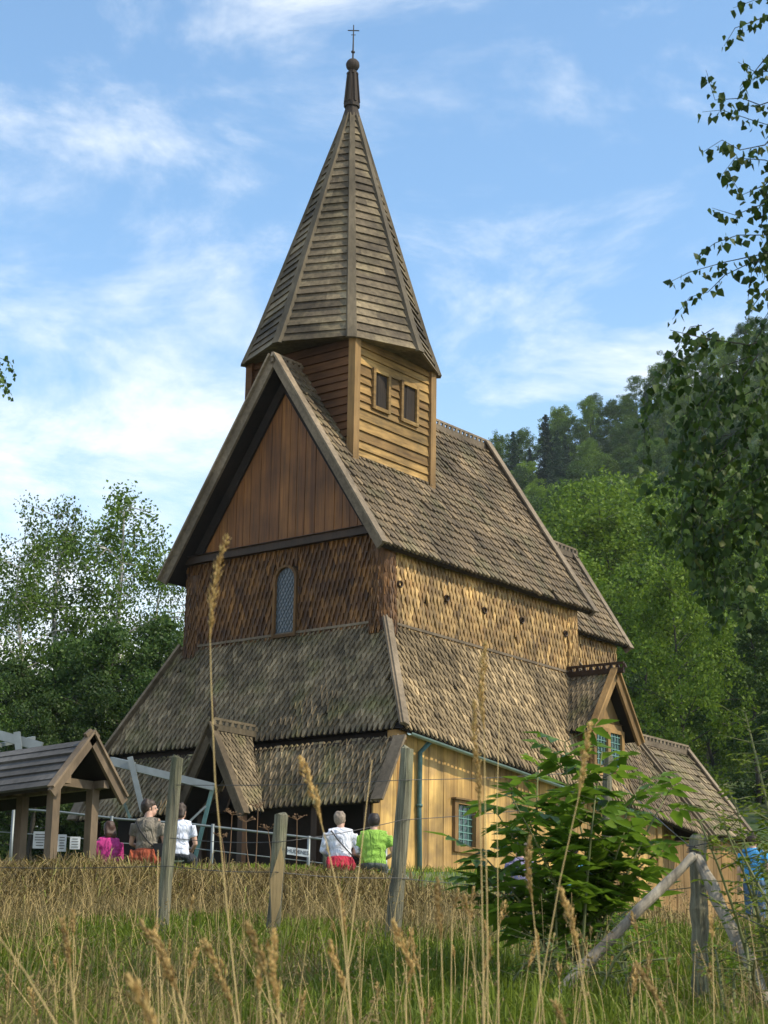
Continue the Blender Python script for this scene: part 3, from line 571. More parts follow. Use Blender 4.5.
# ------------------------------------------------------------------ lychgate
A = at(90, 740, 23.3); gy = A[1]; Lb = onpl(57, 786, 1, gy); Rb = onpl(123, 797, 1, gy); gx = A[0]; dzl = A[2]-Lb[2]; hw = (Rb[0]-Lb[0])/2
lg = thing('lychgate', (gx, gy+1, 2.95), 'small open timber gateway under a grey boarded gable roof, left edge', 'gateway')
ed = V(0, 1, -.028)*4.2; mb = MB()
zbm = (Lb[2]+Rb[2])/2
for sg in (-1, 1):
    O = V(gx+sg*hw, gy, zbm); top = V(gx, gy, A[2]); v = top-O; Ls = np.linalg.norm(v)
    if sg < 0: mb.cur = 0; shingles(mb, O+ed, -ed, v, [(0, 0), (4.2, 0), (4.2, Ls), (0, Ls)], w=8.4, e=.15, tip=.01, th=.04, jit=.002)
    else: mb.cur = 0; shingles(mb, O, ed, v, [(0, 0), (4.2, 0), (4.2, Ls), (0, Ls)], w=8.4, e=.15, tip=.01, th=.04, jit=.002)
    mb.cur = 1; slab(mb, [O+ed, O, top, top+ed] if sg < 0 else [O, O+ed, top+ed, top], .05)
M['gateroof'] = wood('gate_roof', (.12, .11, .10), .3, (1, 1, 1), 8, hue=(.07, .065, .06)); M['gatewood'] = wood('gate_timber', (.20, .14, .085), .3, (1, 1, .3), 10)
lr = mb.build('roof', [M['gateroof'], M['under']], lg)
for e_ in (V(0, 0, 0), ed):
    for sg in (-1, 1):
        mb = MB(); a, b = V(gx, gy-.03, A[2]+.05)+e_, V(gx+sg*hw*1.03, gy-.03, zbm)+e_; d = unit(b-a); n_ = unit(np.cross(d, (0, 1, 0))); n_ = n_ if n_[2] > 0 else -n_
        mb.box((a+b)/2-n_*.03, (b-a)/2+d*.09, (0, .025, 0), n_*.06); mb.box((a+b)/2+n_*.035, (b-a)/2+d*.04, (0, .06, 0), n_*.015); mb.build('bargeboard', M['gatewood'], lr)
for yy in (.25, 1.6, 3.2):
    for sg in (-1, 1):
        mb = MB(); x = gx+sg*hw*.58; mb.abox(x-.06, x+.06, gy+yy-.06, gy+yy+.06, 2.8, zbm+.12); mb.build('post', M['gatewood'], lg)
mb = MB()
for yy in (.25, 1.6, 3.2): mb.abox(gx-hw*.75, gx+hw*.75, gy+yy-.045, gy+yy+.045, zbm+.06, zbm+.17)
for sg in (-1, 1): mb.beam((gx+sg*hw*.58, gy, zbm+.12), (gx+sg*hw*.58, gy+4.2, zbm+.05), .1, .1)
mb.build('cross_beam', M['gatewood'], lg)
# notices on the gateway
def notice(px, py, w_, h_, t, label, mat, rows):
    c = at(px, py, t); mb = MB(); r_ = RT0; mb.box(c, r_*w_/2, FH*.008, (0, 0, h_/2)); nt_ = mb.build('notice_board', mat); tag(nt_, label, 'notice', 'paper notices by the gateway')
    mb = MB()
    for k in range(rows): mb.box(c-FH*.011+V(0, 0, h_*(.32-.64*k/max(1, rows-1))), r_*w_*U(.25, .38), FH*.002, (0, 0, h_*.025))
    mb.build('printed_lines', M['wire'], nt_)
M['paper'] = plain('white_paper', (.55, .56, .56), .6)
notice(75, 843, .13, .16, 23.6, 'white sheet of paper pinned beside the right gateway post', M['paper'], 4)
notice(40, 840, .18, .22, 24.0, 'large white poster hanging between the gateway posts', M['paper'], 5)
notice(62, 843, .11, .22, 23.8, 'narrow white notice right of the large poster in the gateway', M['paper'], 5)
mb = MB(); a, b = at(-20, 868, 21.2), at(28, 868, 21.2); mb.beam(a, b, .03, .16); tag(mb.build('plank', M['gatewood']), 'weathered plank rail low in the grass under the gateway', 'plank')

# ------------------------------------------------------------------ railing, steel beam, sign
rl = thing('tube_railing', at(240, 860, 26.6), 'grey galvanised tube railing running across the churchyard edge', 'railing')
mb = MB(); pr_ = [(-30, 806), (60, 812), (120, 819), (190, 824), (260, 832), (330, 840), (392, 846)]
mb.tube([at(x, y, 26.6) for x, y in pr_], .017, 8); mb.build('top_rail', M['steel'], rl, smooth=True)
mb = MB(); mb.tube([at(x, y+24, 26.62) for x, y in pr_], .009, 6); mb.build('lower_rail', M['steel'], rl, smooth=True)
for x, y in ((14, 808), (112, 818), (213, 826), (309, 838), (386, 846)):
    mb = MB(); p = at(x, y-2, 26.6); mb.tube([V(p[0], p[1], 3.0), p], .024, 8); mb.build('rail_post', M['steel'], rl, smooth=True)
p = at(326, 840, 26.2); mb = MB(); mb.tube([V(p[0], p[1], 3.2), p], [.045, .04], 8); tag(mb.build('short_post', M['post'], smooth=True), 'short grey wooden stake beside the seated woman in white', 'post')
sf = thing('steel_lifting_frame', at(213, 860, 25), 'pale steel beam frame with struts leaning towards the dark portal', 'steel frame')
mb = MB(); a, b = at(112, 762, 27.1), at(214, 787, 27.1); mb.beam(a, b, .08, .11); mb.build('main_beam', M['steel'], sf)
mb = MB(); mb.beam(at(112, 759, 28), at(134, 764, 27.2), .06, .06); mb.build('cross_beam', M['steel'], sf)
mb = MB(); mb.beam(at(130, 757, 27), at(143, 812, 27), .06, .08); mb.build('strut', M['steel'], sf)
mb = MB(); mb.beam(at(213, 786, 27.2), at(192, 870, 27.2), .05, .06); mb.build('strut', M['teal'], sf)
mb = MB(); mb.beam(at(206, 806, 27.1), at(168, 842, 27.1), .03, .03); mb.build('strut', M['steel'], sf)
mb = MB(); mb.beam(at(117, 785, 27.2), at(130, 818, 27.2), .04, .04); mb.build('strut', M['teal'], sf)
sf2 = thing('steel_trestle', at(15, 800, 25), 'pale steel beam end showing above the gateway roof at the left edge', 'steel frame')
mb = MB(); mb.beam(at(-30, 727, 25.5), at(42, 747, 25.5), .08, .13); mb.build('main_beam', M['steel'], sf2)
mb = MB(); mb.beam(at(17, 732, 25.3), at(24, 800, 25.3), .06, .09); mb.build('strut', M['steel'], sf2)
mb = MB(); mb.beam(at(-10, 747, 25.2), at(34, 738, 26.5), .05, .05); mb.build('strut', M['steel'], sf2)
c = at(298, 852, 26.45); sg_ = thing('name_sign', c, 'small white sign with black capital letters on the tube railing', 'sign')
mb = MB(); rr = unit(at(309, 854, 26.45)-at(287, 851, 26.45)); mb.box(c, rr*.16, FH*.006, (0, 0, .055)); mb.build('sign_plate', M['paper'], sg_)
cu = bpy.data.curves.new('t', 'FONT'); cu.body = 'HUDENES'; cu.size = .075; cu.align_x = 'CENTER'; cu.align_y = 'CENTER'; cu.extrude = .001; to = bpy.data.objects.new('t', cu); COL.objects.link(to)
bpy.context.view_layer.update(); me = bpy.data.meshes.new_from_object(to.evaluated_get(bpy.context.evaluated_depsgraph_get())); bpy.data.objects.remove(to)
mm = Matrix((tuple(rr)+(0,), (0, 0, 1, 0), (0, 0, 0, 1), (0, 0, 0, 1)))
up_ = V(0, 0, 1); nf = -FH; pos = c-FH*.009
for v_ in me.vertices: q = pos+rr*v_.co.x*.95+up_*v_.co.y+nf*v_.co.z; v_.co = tuple(q)
me.materials.clear(); me.materials.append(M['iron']); link('lettering', me, sg_)

mb = MB(); rw = random.Random(4); M['stone'] = wood('stone', (.22, .21, .19), .3, (1, 1, 1), 8, hue=(.14, .13, .12), rnd=1.)
for lay in range(2):
    px = -70.
    while px < 402:
        w_ = rw.uniform(9, 24); p = at(px+w_/2, 872 if px < 250 else 876, 25.5+rw.uniform(-.06, .06)); hh = rw.uniform(.05, .085); zz = p[2]-.10*lay-.04
        A_ = np.column_stack([unit(RT0+FH*rw.gauss(0, .1)), FH, V(0, 0, 1)]); mb.ell(V(p[0], p[1], zz), w_/2*25.5/CF*1.08, .2, hh, 9, 6, A_); px += w_
tag(mb.build('stone_wall', M['stone']), 'low rough stone wall that the visitors sit on', 'stone wall')
# ------------------------------------------------------------------ fence
def fpost(top, bot, t, w_, label, mat='post', bottom_ext=.5, name='fence_post'):
    a, b = at(*top, t), at(*bot, t); d = unit(b-a); b = b+d*bottom_ext; r0 = w_/2*t/CF; pts = [a+(b-a)*k+V(U(-1, 1), U(-1, 1), 0)*r0*.12 for k in np.linspace(0, 1, 9)]
    mb = MB(); rs = [r0*(.93+.14*k)*U(.95, 1.05) for k in np.linspace(0, 1, 9)]; pts = [a-d*.012]+pts; rs = [r0*.7]+rs
    mb.tube(pts, rs, 14); mb.v = [tuple(V(v)+V(U(-1, 1), U(-1, 1), U(-1, 1))*r0*.07) for v in mb.v]; o = mb.build(name, M[mat], None, smooth=False); return tag(o, label, 'fence post', 'posts of the wire fence')
fpost((178, 758), (160, 935), 13.5, 13, 'leaning round grey fence post between the man and the woman in a T-shirt')
fpost((281, 815), (271, 960), 12.5, 14, 'short split fence post with pale torn wood standing left of the white sign')
fpost((408, 749), (393, 930), 13, 15, 'thick leaning grey-green fence post in front of the church corner')
fpost((608, 756), (606, 930), 15, 10, 'slim grey fence post behind the leafy shrub')
M['torn'] = wood('torn_wood', (.55, .38, .17), .3, (1, 1, .1), 20)
c0 = at(277, 862, 12.42); mb = MB(); mb.prism([at(281, 846, 12.41), at(284, 862, 12.41), at(280, 905, 12.41), at(272, 930, 12.41), at(270, 880, 12.41), at(274, 868, 12.41)], FH*.03); s_ = mb.build('torn_splinter', M['torn'], bpy.data.objects['fence_post.001'])
bp_ = thing('braced_corner_post', at(698, 1010, 9.5), 'weathered corner fence post propped by two peeled pole braces, right foreground', 'fence post')
def pole(name, a, b, t0, t1, w0, w1, mat):
    a, b = at(*a, t0), at(*b, t1); mb = MB(); d = unit(b-a); k_ = 12; pts = [a+(b-a)*k+V(U(-1, 1), U(-1, 1), U(-1, 1))*.007 for k in np.linspace(0, 1, k_)]
    rs = [(w0+(w1-w0)*k)/2*(t0+(t1-t0)*k)/CF*U(.88, 1.1) for k in np.linspace(0, 1, k_)]; mb.tube([pts[0]-d*.02]+pts, [rs[0]*.6]+rs, 12); return mb.build(name, M[mat], bp_)
pole('post', (697, 838), (702, 1040), 9.5, 9.5, 16, 18, 'post'); pole('brace', (694, 856), (545, 1004), 9.4, 9.2, 9, 12, 'brace'); pole('brace', (698, 858), (778, 1024), 9.42, 8.9, 12, 14, 'brace')
def wire(pts, label, r_=.0028):
    P_ = []
    for (a, b) in zip(pts[:-1], pts[1:]):
        for k in range(6): q = k/6; P_.append(at(a[0]+(b[0]-a[0])*q, a[1]+(b[1]-a[1])*q+2.2*math.sin(pi*q), a[2]+(b[2]-a[2])*q))
    P_.append(at(*pts[-1])); mb = MB(); mb.tube(P_, r_, 5); tag(mb.build('fence_wire', M['wire'], smooth=True), label, 'fence wire')
wire([(-60, 866, 14.2), (168, 866, 13.45), (276, 872, 12.4), (397, 878, 12.9), (606, 892, 14.9), (704, 886, 9.4)], 'rusty fence wire strung just above the straw bank top')
wire([(170, 838, 13.45), (279, 842, 12.4), (402, 820, 12.9), (606, 800, 14.9)], 'thin fence wire crossing at the height of the seated visitors')
wire([(176, 785, 13.45), (404, 780, 12.9), (607, 770, 14.9), (694, 850, 9.4)], 'topmost thin fence wire, near the post tops')
wire([(694, 846, 9.45), (790, 820, 9.0)], 'wire running right from the corner post top', .003); wire([(700, 893, 9.4), (790, 938, 8.4)], 'lower slack wire running down right from the corner post', .003)
mb = MB(); pb = []
for i in range(26): pb.append(at(696+9*cos(i*1.1), 845+i*.35, 9.5+.05*sin(i*1.1)))
mb.tube(pb, .0035, 5); mb.build('wire_wrap', M['wire'], bp_)

# ------------------------------------------------------------------ people
M['skin'] = plain('skin', (.52, .30, .21), .5, 0, .06)
def cloth(n, c):
    m = plain(n, c, .85, 0, .22, 7); nt = m.node_tree; N, L = nt.nodes.new, nt.links.new; tc = N('ShaderNodeTexCoord'); mp = N('ShaderNodeMapping'); mp.inputs['Scale'].default_value = (1, 1, .45); mp.inputs['Rotation'].default_value = (.5, .4, 0); L(tc.outputs['Object'], mp.inputs[0])
    t = N('ShaderNodeTexNoise'); t.inputs['Scale'].default_value = 9; t.inputs['Detail'].default_value = 3; t.inputs['Distortion'].default_value = 1.2; L(mp.outputs[0], t.inputs[0])
    b = N('ShaderNodeBump'); b.inputs['Strength'].default_value = 1; b.inputs['Distance'].default_value = .09; L(t.outputs[0], b.inputs['Height']); L(b.outputs[0], nt.nodes['Principled BSDF'].inputs['Normal']); return m
def remesh(name, mb, vox, mat, parent, it=4):
    o = mb.build(name, mat, None); md = o.modifiers.new('r', 'REMESH'); md.mode = 'VOXEL'; md.voxel_size = vox
    m2 = o.modifiers.new('s', 'SMOOTH'); m2.factor = .5; m2.iterations = it
    bpy.context.view_layer.update(); me = bpy.data.meshes.new_from_object(o.evaluated_get(bpy.context.evaluated_depsgraph_get()))
    bpy.data.objects.remove(o); me.name = name; me.materials.clear(); me.materials.append(mat)
    me.polygons.foreach_set('use_smooth', [True]*len(me.polygons)); return link(name, me, parent)
def person(base, face, label, shirt, sleeves, legs, hair, hairlen=0, head_turn=0, lean=0., seated=True, h=1.0, wide=1.0, group=None, waist=None, bag=False, strap=False, bald=False, arms='lap'):
    """base: point below the hips (seat) or the feet (standing); face: yaw of the facing direction"""
    f = V(cos(face), sin(face), 0); r_ = V(sin(face), -cos(face), 0); z = V(0, 0, 1); base = V(base)
    th = thing('person', base, label, 'person', group); hipz = .10*h if seated else .90*h
    P_ = lambda x, y, zz: base+r_*x*h*wide+f*(y+lean*max(0, zz-(0 if seated else .9)))*h+z*zz*h
    hz = .1 if seated else .9; G = {}
    G['hip'] = P_(0, 0, hz); G['belly'] = P_(0, .02, hz+.2); G['chest'] = P_(0, .0, hz+.38); G['neck'] = P_(0, .01, hz+.53); G['head'] = P_(0, .05, hz+.65)
    def torso(mb, k=1., neck=True):
        for q, a, b, c_ in ((hz+.02, .165, .125, .13), (hz+.13, .158, .12, .13), (hz+.26, .160, .118, .14), (hz+.37, .172, .115, .13), (hz+.44, .165, .10, .085)):
            mb.ell(P_(0, 0, q), a*h*wide*k, b*h*k, c_*h, 16, 10, np.column_stack([r_, f, z]))
        mb.tube([P_(-.17, 0, hz+.455), P_(0, 0, hz+.49), P_(.17, 0, hz+.455)], [.055*k*h, .06*k*h, .055*k*h], 10)
    SH = [P_(sg*.19, 0, hz+.44) for sg in (-1, 1)]
    EL = [P_(sg*.25, .04, hz+.17) for sg in (-1, 1)]
    if arms == 'lap': WR = [P_(sg*.13, .27, hz+.10) for sg in (-1, 1)]
    elif arms == 'down': WR = [P_(sg*.27, .10, hz-.08) for sg in (-1, 1)]; EL = [P_(sg*.24, -.02, hz+.17) for sg in (-1, 1)]
    else: WR = [P_(sg*.16, .25, hz+.22) for sg in (-1, 1)]
    if seated: KN = [P_(sg*.11, .43, hz-.02) for sg in (-1, 1)]; AN = [P_(sg*.11, .42, hz-.43) for sg in (-1, 1)]; HP = [P_(sg*.09, .02, hz-.02) for sg in (-1, 1)]
    else: KN = [P_(sg*.10, .03, .49) for sg in (-1, 1)]; AN = [P_(sg*.11, -.02, .09) for sg in (-1, 1)]; HP = [P_(sg*.09, 0, hz-.04) for sg in (-1, 1)]
    mb = MB(); torso(mb, .93)
    mb.tube([P_(0, -.0, hz+.45), P_(0, .02, hz+.60)], [.062*h, .055*h], 10)
    ht = face+head_turn; hf = V(cos(ht), sin(ht), 0); hr = V(sin(ht), -cos(ht), 0); H = G['head']; A_ = np.column_stack([hr, hf, z])
    HQ = lambda x, y, zz: H+(hr*x+hf*y+z*zz)*h
    mb.ell(HQ(0, -.01, .02), .075*h, .093*h, .10*h, 16, 10, A_); mb.ell(HQ(0, .03, -.045), .056*h, .06*h, .068*h, 14, 8, A_)
    mb.tube([HQ(0, .085, .02), HQ(0, .108, -.018)], [.009*h, .017*h], 8); mb.tube([HQ(-.03, .085, .03), HQ(.03, .085, .03)], .013*h, 6)
    mb.tube([HQ(-.02, .088, -.052), HQ(.02, .088, -.052)], .009*h, 6)
    for sg in (-1, 1): mb.ell(HQ(sg*.076, -.005, -.005), .012*h, .02*h, .032*h, 8, 6, A_)
    for i, sg in ((0, -1), (1, 1)):
        mb.tube([SH[i], (SH[i]+EL[i])/2, EL[i], (EL[i]+WR[i])/2, WR[i]], [.05*h, .044*h, .036*h, .034*h, .024*h], 10)
        d = unit(WR[i]-EL[i]); pm = WR[i]+d*.05*h; side = unit(np.cross(d, z))*(-sg); A2 = np.column_stack([side, np.cross(d, side), d])
        mb.ell(pm, .038*h, .018*h, .052*h, 12, 8, A2)
        for k in range(4):
            o_ = side*(k-1.5)*.019*h; ln = (.065, .075, .07, .055)[k]*h; b0 = pm+d*.035*h+o_; dn = unit(d-z*.5)
            mb.tube([b0, b0+d*ln*.5, b0+d*ln*.5+dn*ln*.5], [.0095*h, .009*h, .0075*h], 8)
        mb.tube([pm-d*.02*h+side*.03*h, pm+side*.055*h+d*.02*h, pm+side*.06*h+d*.05*h], [.013*h, .0105*h, .009*h], 8)
        mb.tube([HP[i], (HP[i]+KN[i])/2, KN[i], (KN[i]+AN[i])/2, AN[i]], [.085*h, .075*h, .055*h, .052*h, .038*h], 10)
        mb.ell(AN[i]+f*.07*h-z*.045*h, .042*h, .125*h, .035*h, 10, 6, np.column_stack([r_, f, z]))
    remesh('body', mb, .0105, M['skin'], th)
    mb = MB(); torso(mb, 1.06)
    for i in (0, 1):
        if sleeves == 'short': e_ = SH[i]+(EL[i]-SH[i])*.62; mb.tube([SH[i], e_], [.064*h, .06*h], 12)
        else: mb.tube([SH[i], EL[i], WR[i]], [.063*h, .05*h, .038*h], 12)
    so_ = remesh('shirt', mb, .016, shirt, th, 5)
    mb = MB()
    for q, a, b, c_ in ((hz-.01, .178, .14, .09), ): mb.ell(P_(0, 0, q), a*h*wide, b*h, c_*h, 16, 10, np.column_stack([r_, f, z]))
    for i in (0, 1): mb.tube([HP[i], (HP[i]+KN[i])/2, KN[i], AN[i]], [.10*h, .088*h, .066*h, .055*h], 12)
    remesh('trousers', mb, .018, legs, th, 4)
    for i in (0, 1):
        mb = MB(); mb.ell(AN[i]+f*.07*h-z*.05*h, .05*h, .14*h, .04*h, 12, 8, np.column_stack([r_, f, z])); mb.build('shoe', M['iron'], th, smooth=True)
    mb = MB(); mb.ell(HQ(0, -.034, .018), .090*h, .096*h, .108*h, 18, 12, A_); mb.ell(HQ(0, -.01, .065), .082*h, .09*h, .07*h, 18, 12, A_)
    for k in range(70):
        a_, b_ = U(-1, 1), U(-.2, 1); hx = .082*sin(a_*pi*.5); hy = -.03-.088*cos(a_*pi*.5)*math.sqrt(max(.05, 1-b_*b_*.8)); mb.ell(HQ(hx*math.sqrt(max(.1, 1-b_*b_*.7)), hy, .035+b_*.09), .018*h, .018*h, .022*h, 6, 4, A_)
    if hairlen > 0:
        for sg in (-.055, -.02, .02, .055): mb.tube([HQ(sg, -.06, .02), HQ(sg*1.15, -.095, -.08), HQ(sg*1.2, -.09, -.08-hairlen)], [.05*h, .045*h, .028*h], 8)
    else: mb.ell(HQ(0, -.06, -.03), .066*h, .05*h, .06*h, 12, 8, A_)
    remesh('hair', mb, .011, hair, th, 2)
    mb = MB()
    for sg in (-1, 1): mb.ell(HQ(sg*.03, .083, .012), .011*h, .008*h, .008*h, 8, 6, A_)
    mb.build('eyes', M['paper'], th, smooth=True)
    if waist is not None:
        mb = MB(); 
        mb.ell(P_(0, -.02, hz+.01), .205*h*wide, .165*h, .11*h, 16, 10, np.column_stack([r_, f, z])); mb.ell(P_(0.03, -.04, hz-.05), .20*h*wide, .15*h, .10*h, 16, 10, np.column_stack([r_, f, z]))
        for k in range(5): mb.tube([P_(-.18+.08*k, -.12, hz+.08), P_(-.17+.085*k, -.165, hz-.05), P_(-.16+.08*k, -.15, hz-.13)], [.02, .035, .03], 8)
        remesh('jacket_round_waist', mb, .015, waist, th, 2)
    if strap or bag:
        mb = MB(); mb.tube([P_(-.15, .06, hz+.47), P_(-.14, -.10, hz+.47), P_(-.05, -.148, hz+.33), P_(.08, -.155, hz+.18), P_(.19, -.07, hz+.07)], .011*h, 6); mb.build('bag_strap', M['iron'], th, smooth=True)
    if bag:
        mb = MB(); mb.box(P_(.21, -.06, hz+.07), r_*.075, f*.05, z*.09); mb.box(P_(.21, -.115, hz+.09), r_*.065, f*.006, z*.05); mb.build('shoulder_bag', M['iron'], th)
    return th
hb = plain('brown_hair', (.045, .025, .014), .6, 0, .4, 40); hg = plain('grey_hair', (.25, .19, .14), .7, 0, .4, 40); hd = plain('dark_hair', (.022, .014, .010), .6, 0, .4, 40); hc = plain('chestnut_hair', (.05, .02, .010), .6, 0, .4, 40)
jeans = cloth('dark_trousers', (.03, .032, .04)); FCE = CY
GP = 'people at the churchyard'
def seat(px, py, t): p = at(px, py, t); return p
person(seat(340, 869, 25.4), FCE+.12, 'person seated in a white long-sleeved top with a red jacket round the waist', cloth('white_top', (.66, .67, .74)), 'long', jeans, hg, 0, -.5, .02, h=.90, wide=1.1, waist=cloth('red_jacket', (.38, .012, .035)), strap=True)
person(seat(373, 871, 25.4), FCE-.1, 'person seated in a lime green T-shirt at the church corner', cloth('lime_shirt', (.25, .44, .06)), 'short', cloth('grey_trousers', (.09, .10, .09)), hd, 0, 0, .05, h=.90, wide=1.22)
person(seat(146, 863, 25.4), FCE-.25, 'person seated in a grey-brown shirt with a black shoulder bag, face turned right', cloth('taupe_shirt', (.22, .185, .14)), 'short', jeans, hb, 0, -1.15, 0, h=1.0, waist=cloth('rust_jacket', (.28, .055, .02)), bag=True)
person(seat(178, 862, 25.6), FCE-.2, 'person seated in a white T-shirt with shoulder-length brown hair, behind the leaning post', cloth('white_tshirt', (.70, .72, .82)), 'short', jeans, hb, .02, -.2, 0, h=.93)
person(seat(107, 876, 25.6), FCE+.5, 'person in a bright pink top with long chestnut hair, beside the gateway post', cloth('pink_top', (.45, .03, .19)), 'long', jeans, hc, .06, .1, 0, h=.86)
pb_ = at(755, 905, 30); person((pb_[0], pb_[1], gz(pb_)), FCE-.4, 'person standing in a bright blue shirt and jeans at the right edge', cloth('blue_shirt', (.05, .26, .52)), 'short', cloth('blue_jeans', (.07, .12, .20)), hb, 0, 0, 0, seated=False, arms='down')
person(at(573, 905, 23), FCE, 'person in a light blue top mostly hidden behind the leafy shrub', cloth('sky_blue_top', (.08, .30, .50)), 'short', jeans, hc, 0, .5, 0, h=.95)
person(at(522, 902, 22.5), FCE+.3, 'person in a pale lilac top glimpsed through the left of the shrub', cloth('lilac_top', (.20, .18, .30)), 'short', jeans, hd, 0, .3, 0, h=.85)

# ------------------------------------------------------------------ vegetation helpers
def rotrand(n):
    a = rng.normal(size=(n, 3)); a /= np.linalg.norm(a, axis=1)[:, None]; b = rng.normal(size=(n, 3)); b -= a*(a*b).sum(1)[:, None]; b /= np.linalg.norm(b, axis=1)[:, None]; return a, b
def leaves(name, C_, size, mat, asp=.65, flat=0.):
    C_ = np.asarray(C_, float); n = len(C_); a, b = rotrand(n)
    if flat: a[:, 2] *= 1-flat; b[:, 2] *= 1-flat
    s = (size*rng.uniform(.6, 1.35, n))[:, None]; a, b = a*s, b*s*asp
    v = np.stack([C_-a, C_+b-a*.1, C_+a, C_-b-a*.1], 1).reshape(-1, 3); return npmesh(name, v, np.arange(4*n).reshape(n, 4), mat, 4)
def tree_mesh(seed, H, Rc, kind, nleaf, ls, mat, base=.18):
    rs = random.Random(seed); nr = np.random.default_rng(seed); tb_ = MB(); pts = [V(0, 0, -.4)]; x = y = 0
    for i in range(1, 9): x += rs.gauss(0, .012)*H; y += rs.gauss(0, .012)*H; pts.append(V(x, y, H*.94*i/8))
    tr = (.018 if H < 13 else .011)*H; tb_.tube(pts, [tr*(1-.9*i/8) for i in range(9)], 7); cl = []
    nl = 26 if kind != 'spruce' else 60
    for i in range(nl):
        q = base+(1-base)*(i+rs.random())/nl; k = q*8*.999; j = int(k); p = pts[j]+(pts[min(j+1, 8)]-pts[j])*(k-j); az = i*2.4+rs.gauss(0, .4)
        if kind == 'spruce':
            ln = Rc*(1.03-q)*rs.uniform(.8, 1.1)+.15; d = V(cos(az), sin(az), -.25)
            e = p+d*ln; tb_.tube([p, e], [tr*.18, .01], 4)
            for s_ in np.linspace(.12, 1, 9): cl.append((p+d*ln*s_+V(0, 0, -.10*ln*s_), ln*.16*(1.15-s_)+.10, 1.2))
            continue
        prof = math.sin(pi*min(1, max(0, (q-base)/(1-base))**.75*.93+.07))**.7; ln = Rc*prof*rs.uniform(.6, 1.15)+.1*Rc
        up = .55 if kind == 'birch' else .35; mid = p+V(cos(az), sin(az), up)*ln*.5; e = p+V(cos(az), sin(az), up*.8)*ln+V(0, 0, -.12*ln if kind == 'birch' else 0)
        tb_.tube([p, mid, e], [tr*.32*(1.1-q), tr*.2*(1.1-q), .012], 5)
        for m_ in range(5):
            s_ = rs.uniform(.35, 1.05); c = p+(e-p)*s_+V(0, 0, .06*ln); o_ = V(rs.gauss(0, 1), rs.gauss(0, 1), rs.gauss(.1, .7)); c2 = c+o_*Rc*.14
            tb_.tube([c, c2], [.02, .008], 3); cl.append((c2, Rc*rs.uniform(.07, .14), .9))
            if kind == 'birch':
                for w_ in range(2): c3 = c2+V(rs.gauss(0, .1), rs.gauss(0, .1), -rs.uniform(.05, .16))*Rc; cl.append((c3, Rc*.07, 2.4))
    wts = np.array([c[1]**1.6 for c in cl]); wts /= wts.sum(); ii = nr.choice(len(cl), nleaf, p=wts); g_ = nr.normal(size=(nleaf, 3)); ln_ = np.linalg.norm(g_, axis=1)[:, None]; g_ = g_/ln_*np.minimum(ln_, 1.9)*.75
    cc = np.array([c[0] for c in cl])[ii]; rr_ = np.array([c[1] for c in cl])[ii][:, None]; st_ = np.array([c[2] for c in cl])[ii]
    g_[:, 2] *= st_; C_ = cc+g_*rr_
    lm = leaves('crown', C_, ls, mat, .6, .0); tm = bpy.data.meshes.new('trunk'); tm.from_pydata(tb_.v, [], tb_.f); tm.materials.append(M['birchbark'] if (kind == 'birch' and H < 13) else M['bark']); tm.update()
    return tm, lm
def plant(name, p, meshes, sc, rz, label, cat, group=None):
    o = thing(name, p, label, cat, group); o.rotation_euler = (0, 0, rz); o.scale = (sc[0], sc[0], sc[1])
    for n_, me in zip(('trunk', 'crown'), meshes): c = bpy.data.objects.new(n_, me); COL.objects.link(c); c.parent = o
    return o
# left background birches (about 50-60 m off)
NB = [tree_mesh(11, 12, 2.6, 'birch', 15000, .058, M['birch'], .2), tree_mesh(12, 12, 2.8, 'birch', 15000, .058, M['birch'], .2), tree_mesh(13, 9, 3.0, 'broad', 22000, .07, M['deep'], .05)]
def topat(px, py, t, meshes, H, wsc, label, name='birch_tree', grp='trees left of the church', rz=None):
    p = at(px, py, t); s, tt = st(p); z = float(gh(s, tt)); k = (p[2]-z)/H
    return plant(name, (p[0], p[1], z-.1), meshes, (k*wsc, k), U(0, 6) if rz is None else rz, label, 'tree', grp)
topat(122, 478, 52, NB[0], 12, .95, 'tall airy birch with a pointed top left of the church')
topat(72, 492, 54, NB[1], 12, .85, 'loose-crowned birch with a rounded top, left of the tallest birch')
topat(22, 535, 50, NB[0], 12, .95, 'birch with drooping branches at the left edge', rz=2)
topat(160, 530, 56, NB[1], 12, .6, 'slender birch reaching right towards the church gable', rz=4)
topat(-30, 560, 53, NB[1], 12, 1, 'birch cut by the left edge of the view', rz=1)
for i, (px, py, t) in enumerate(((20, 660, 47), (70, 640, 49), (118, 625, 48), (165, 620, 50), (40, 690, 43), (100, 675, 44), (150, 675, 45), (-20, 665, 45), (200, 690, 52))):
    topat(px, py, t, NB[2], 9, 1.0, 'dense dark green tree in the clump below the left birches', 'broadleaf_tree', 'dark trees below the birches')

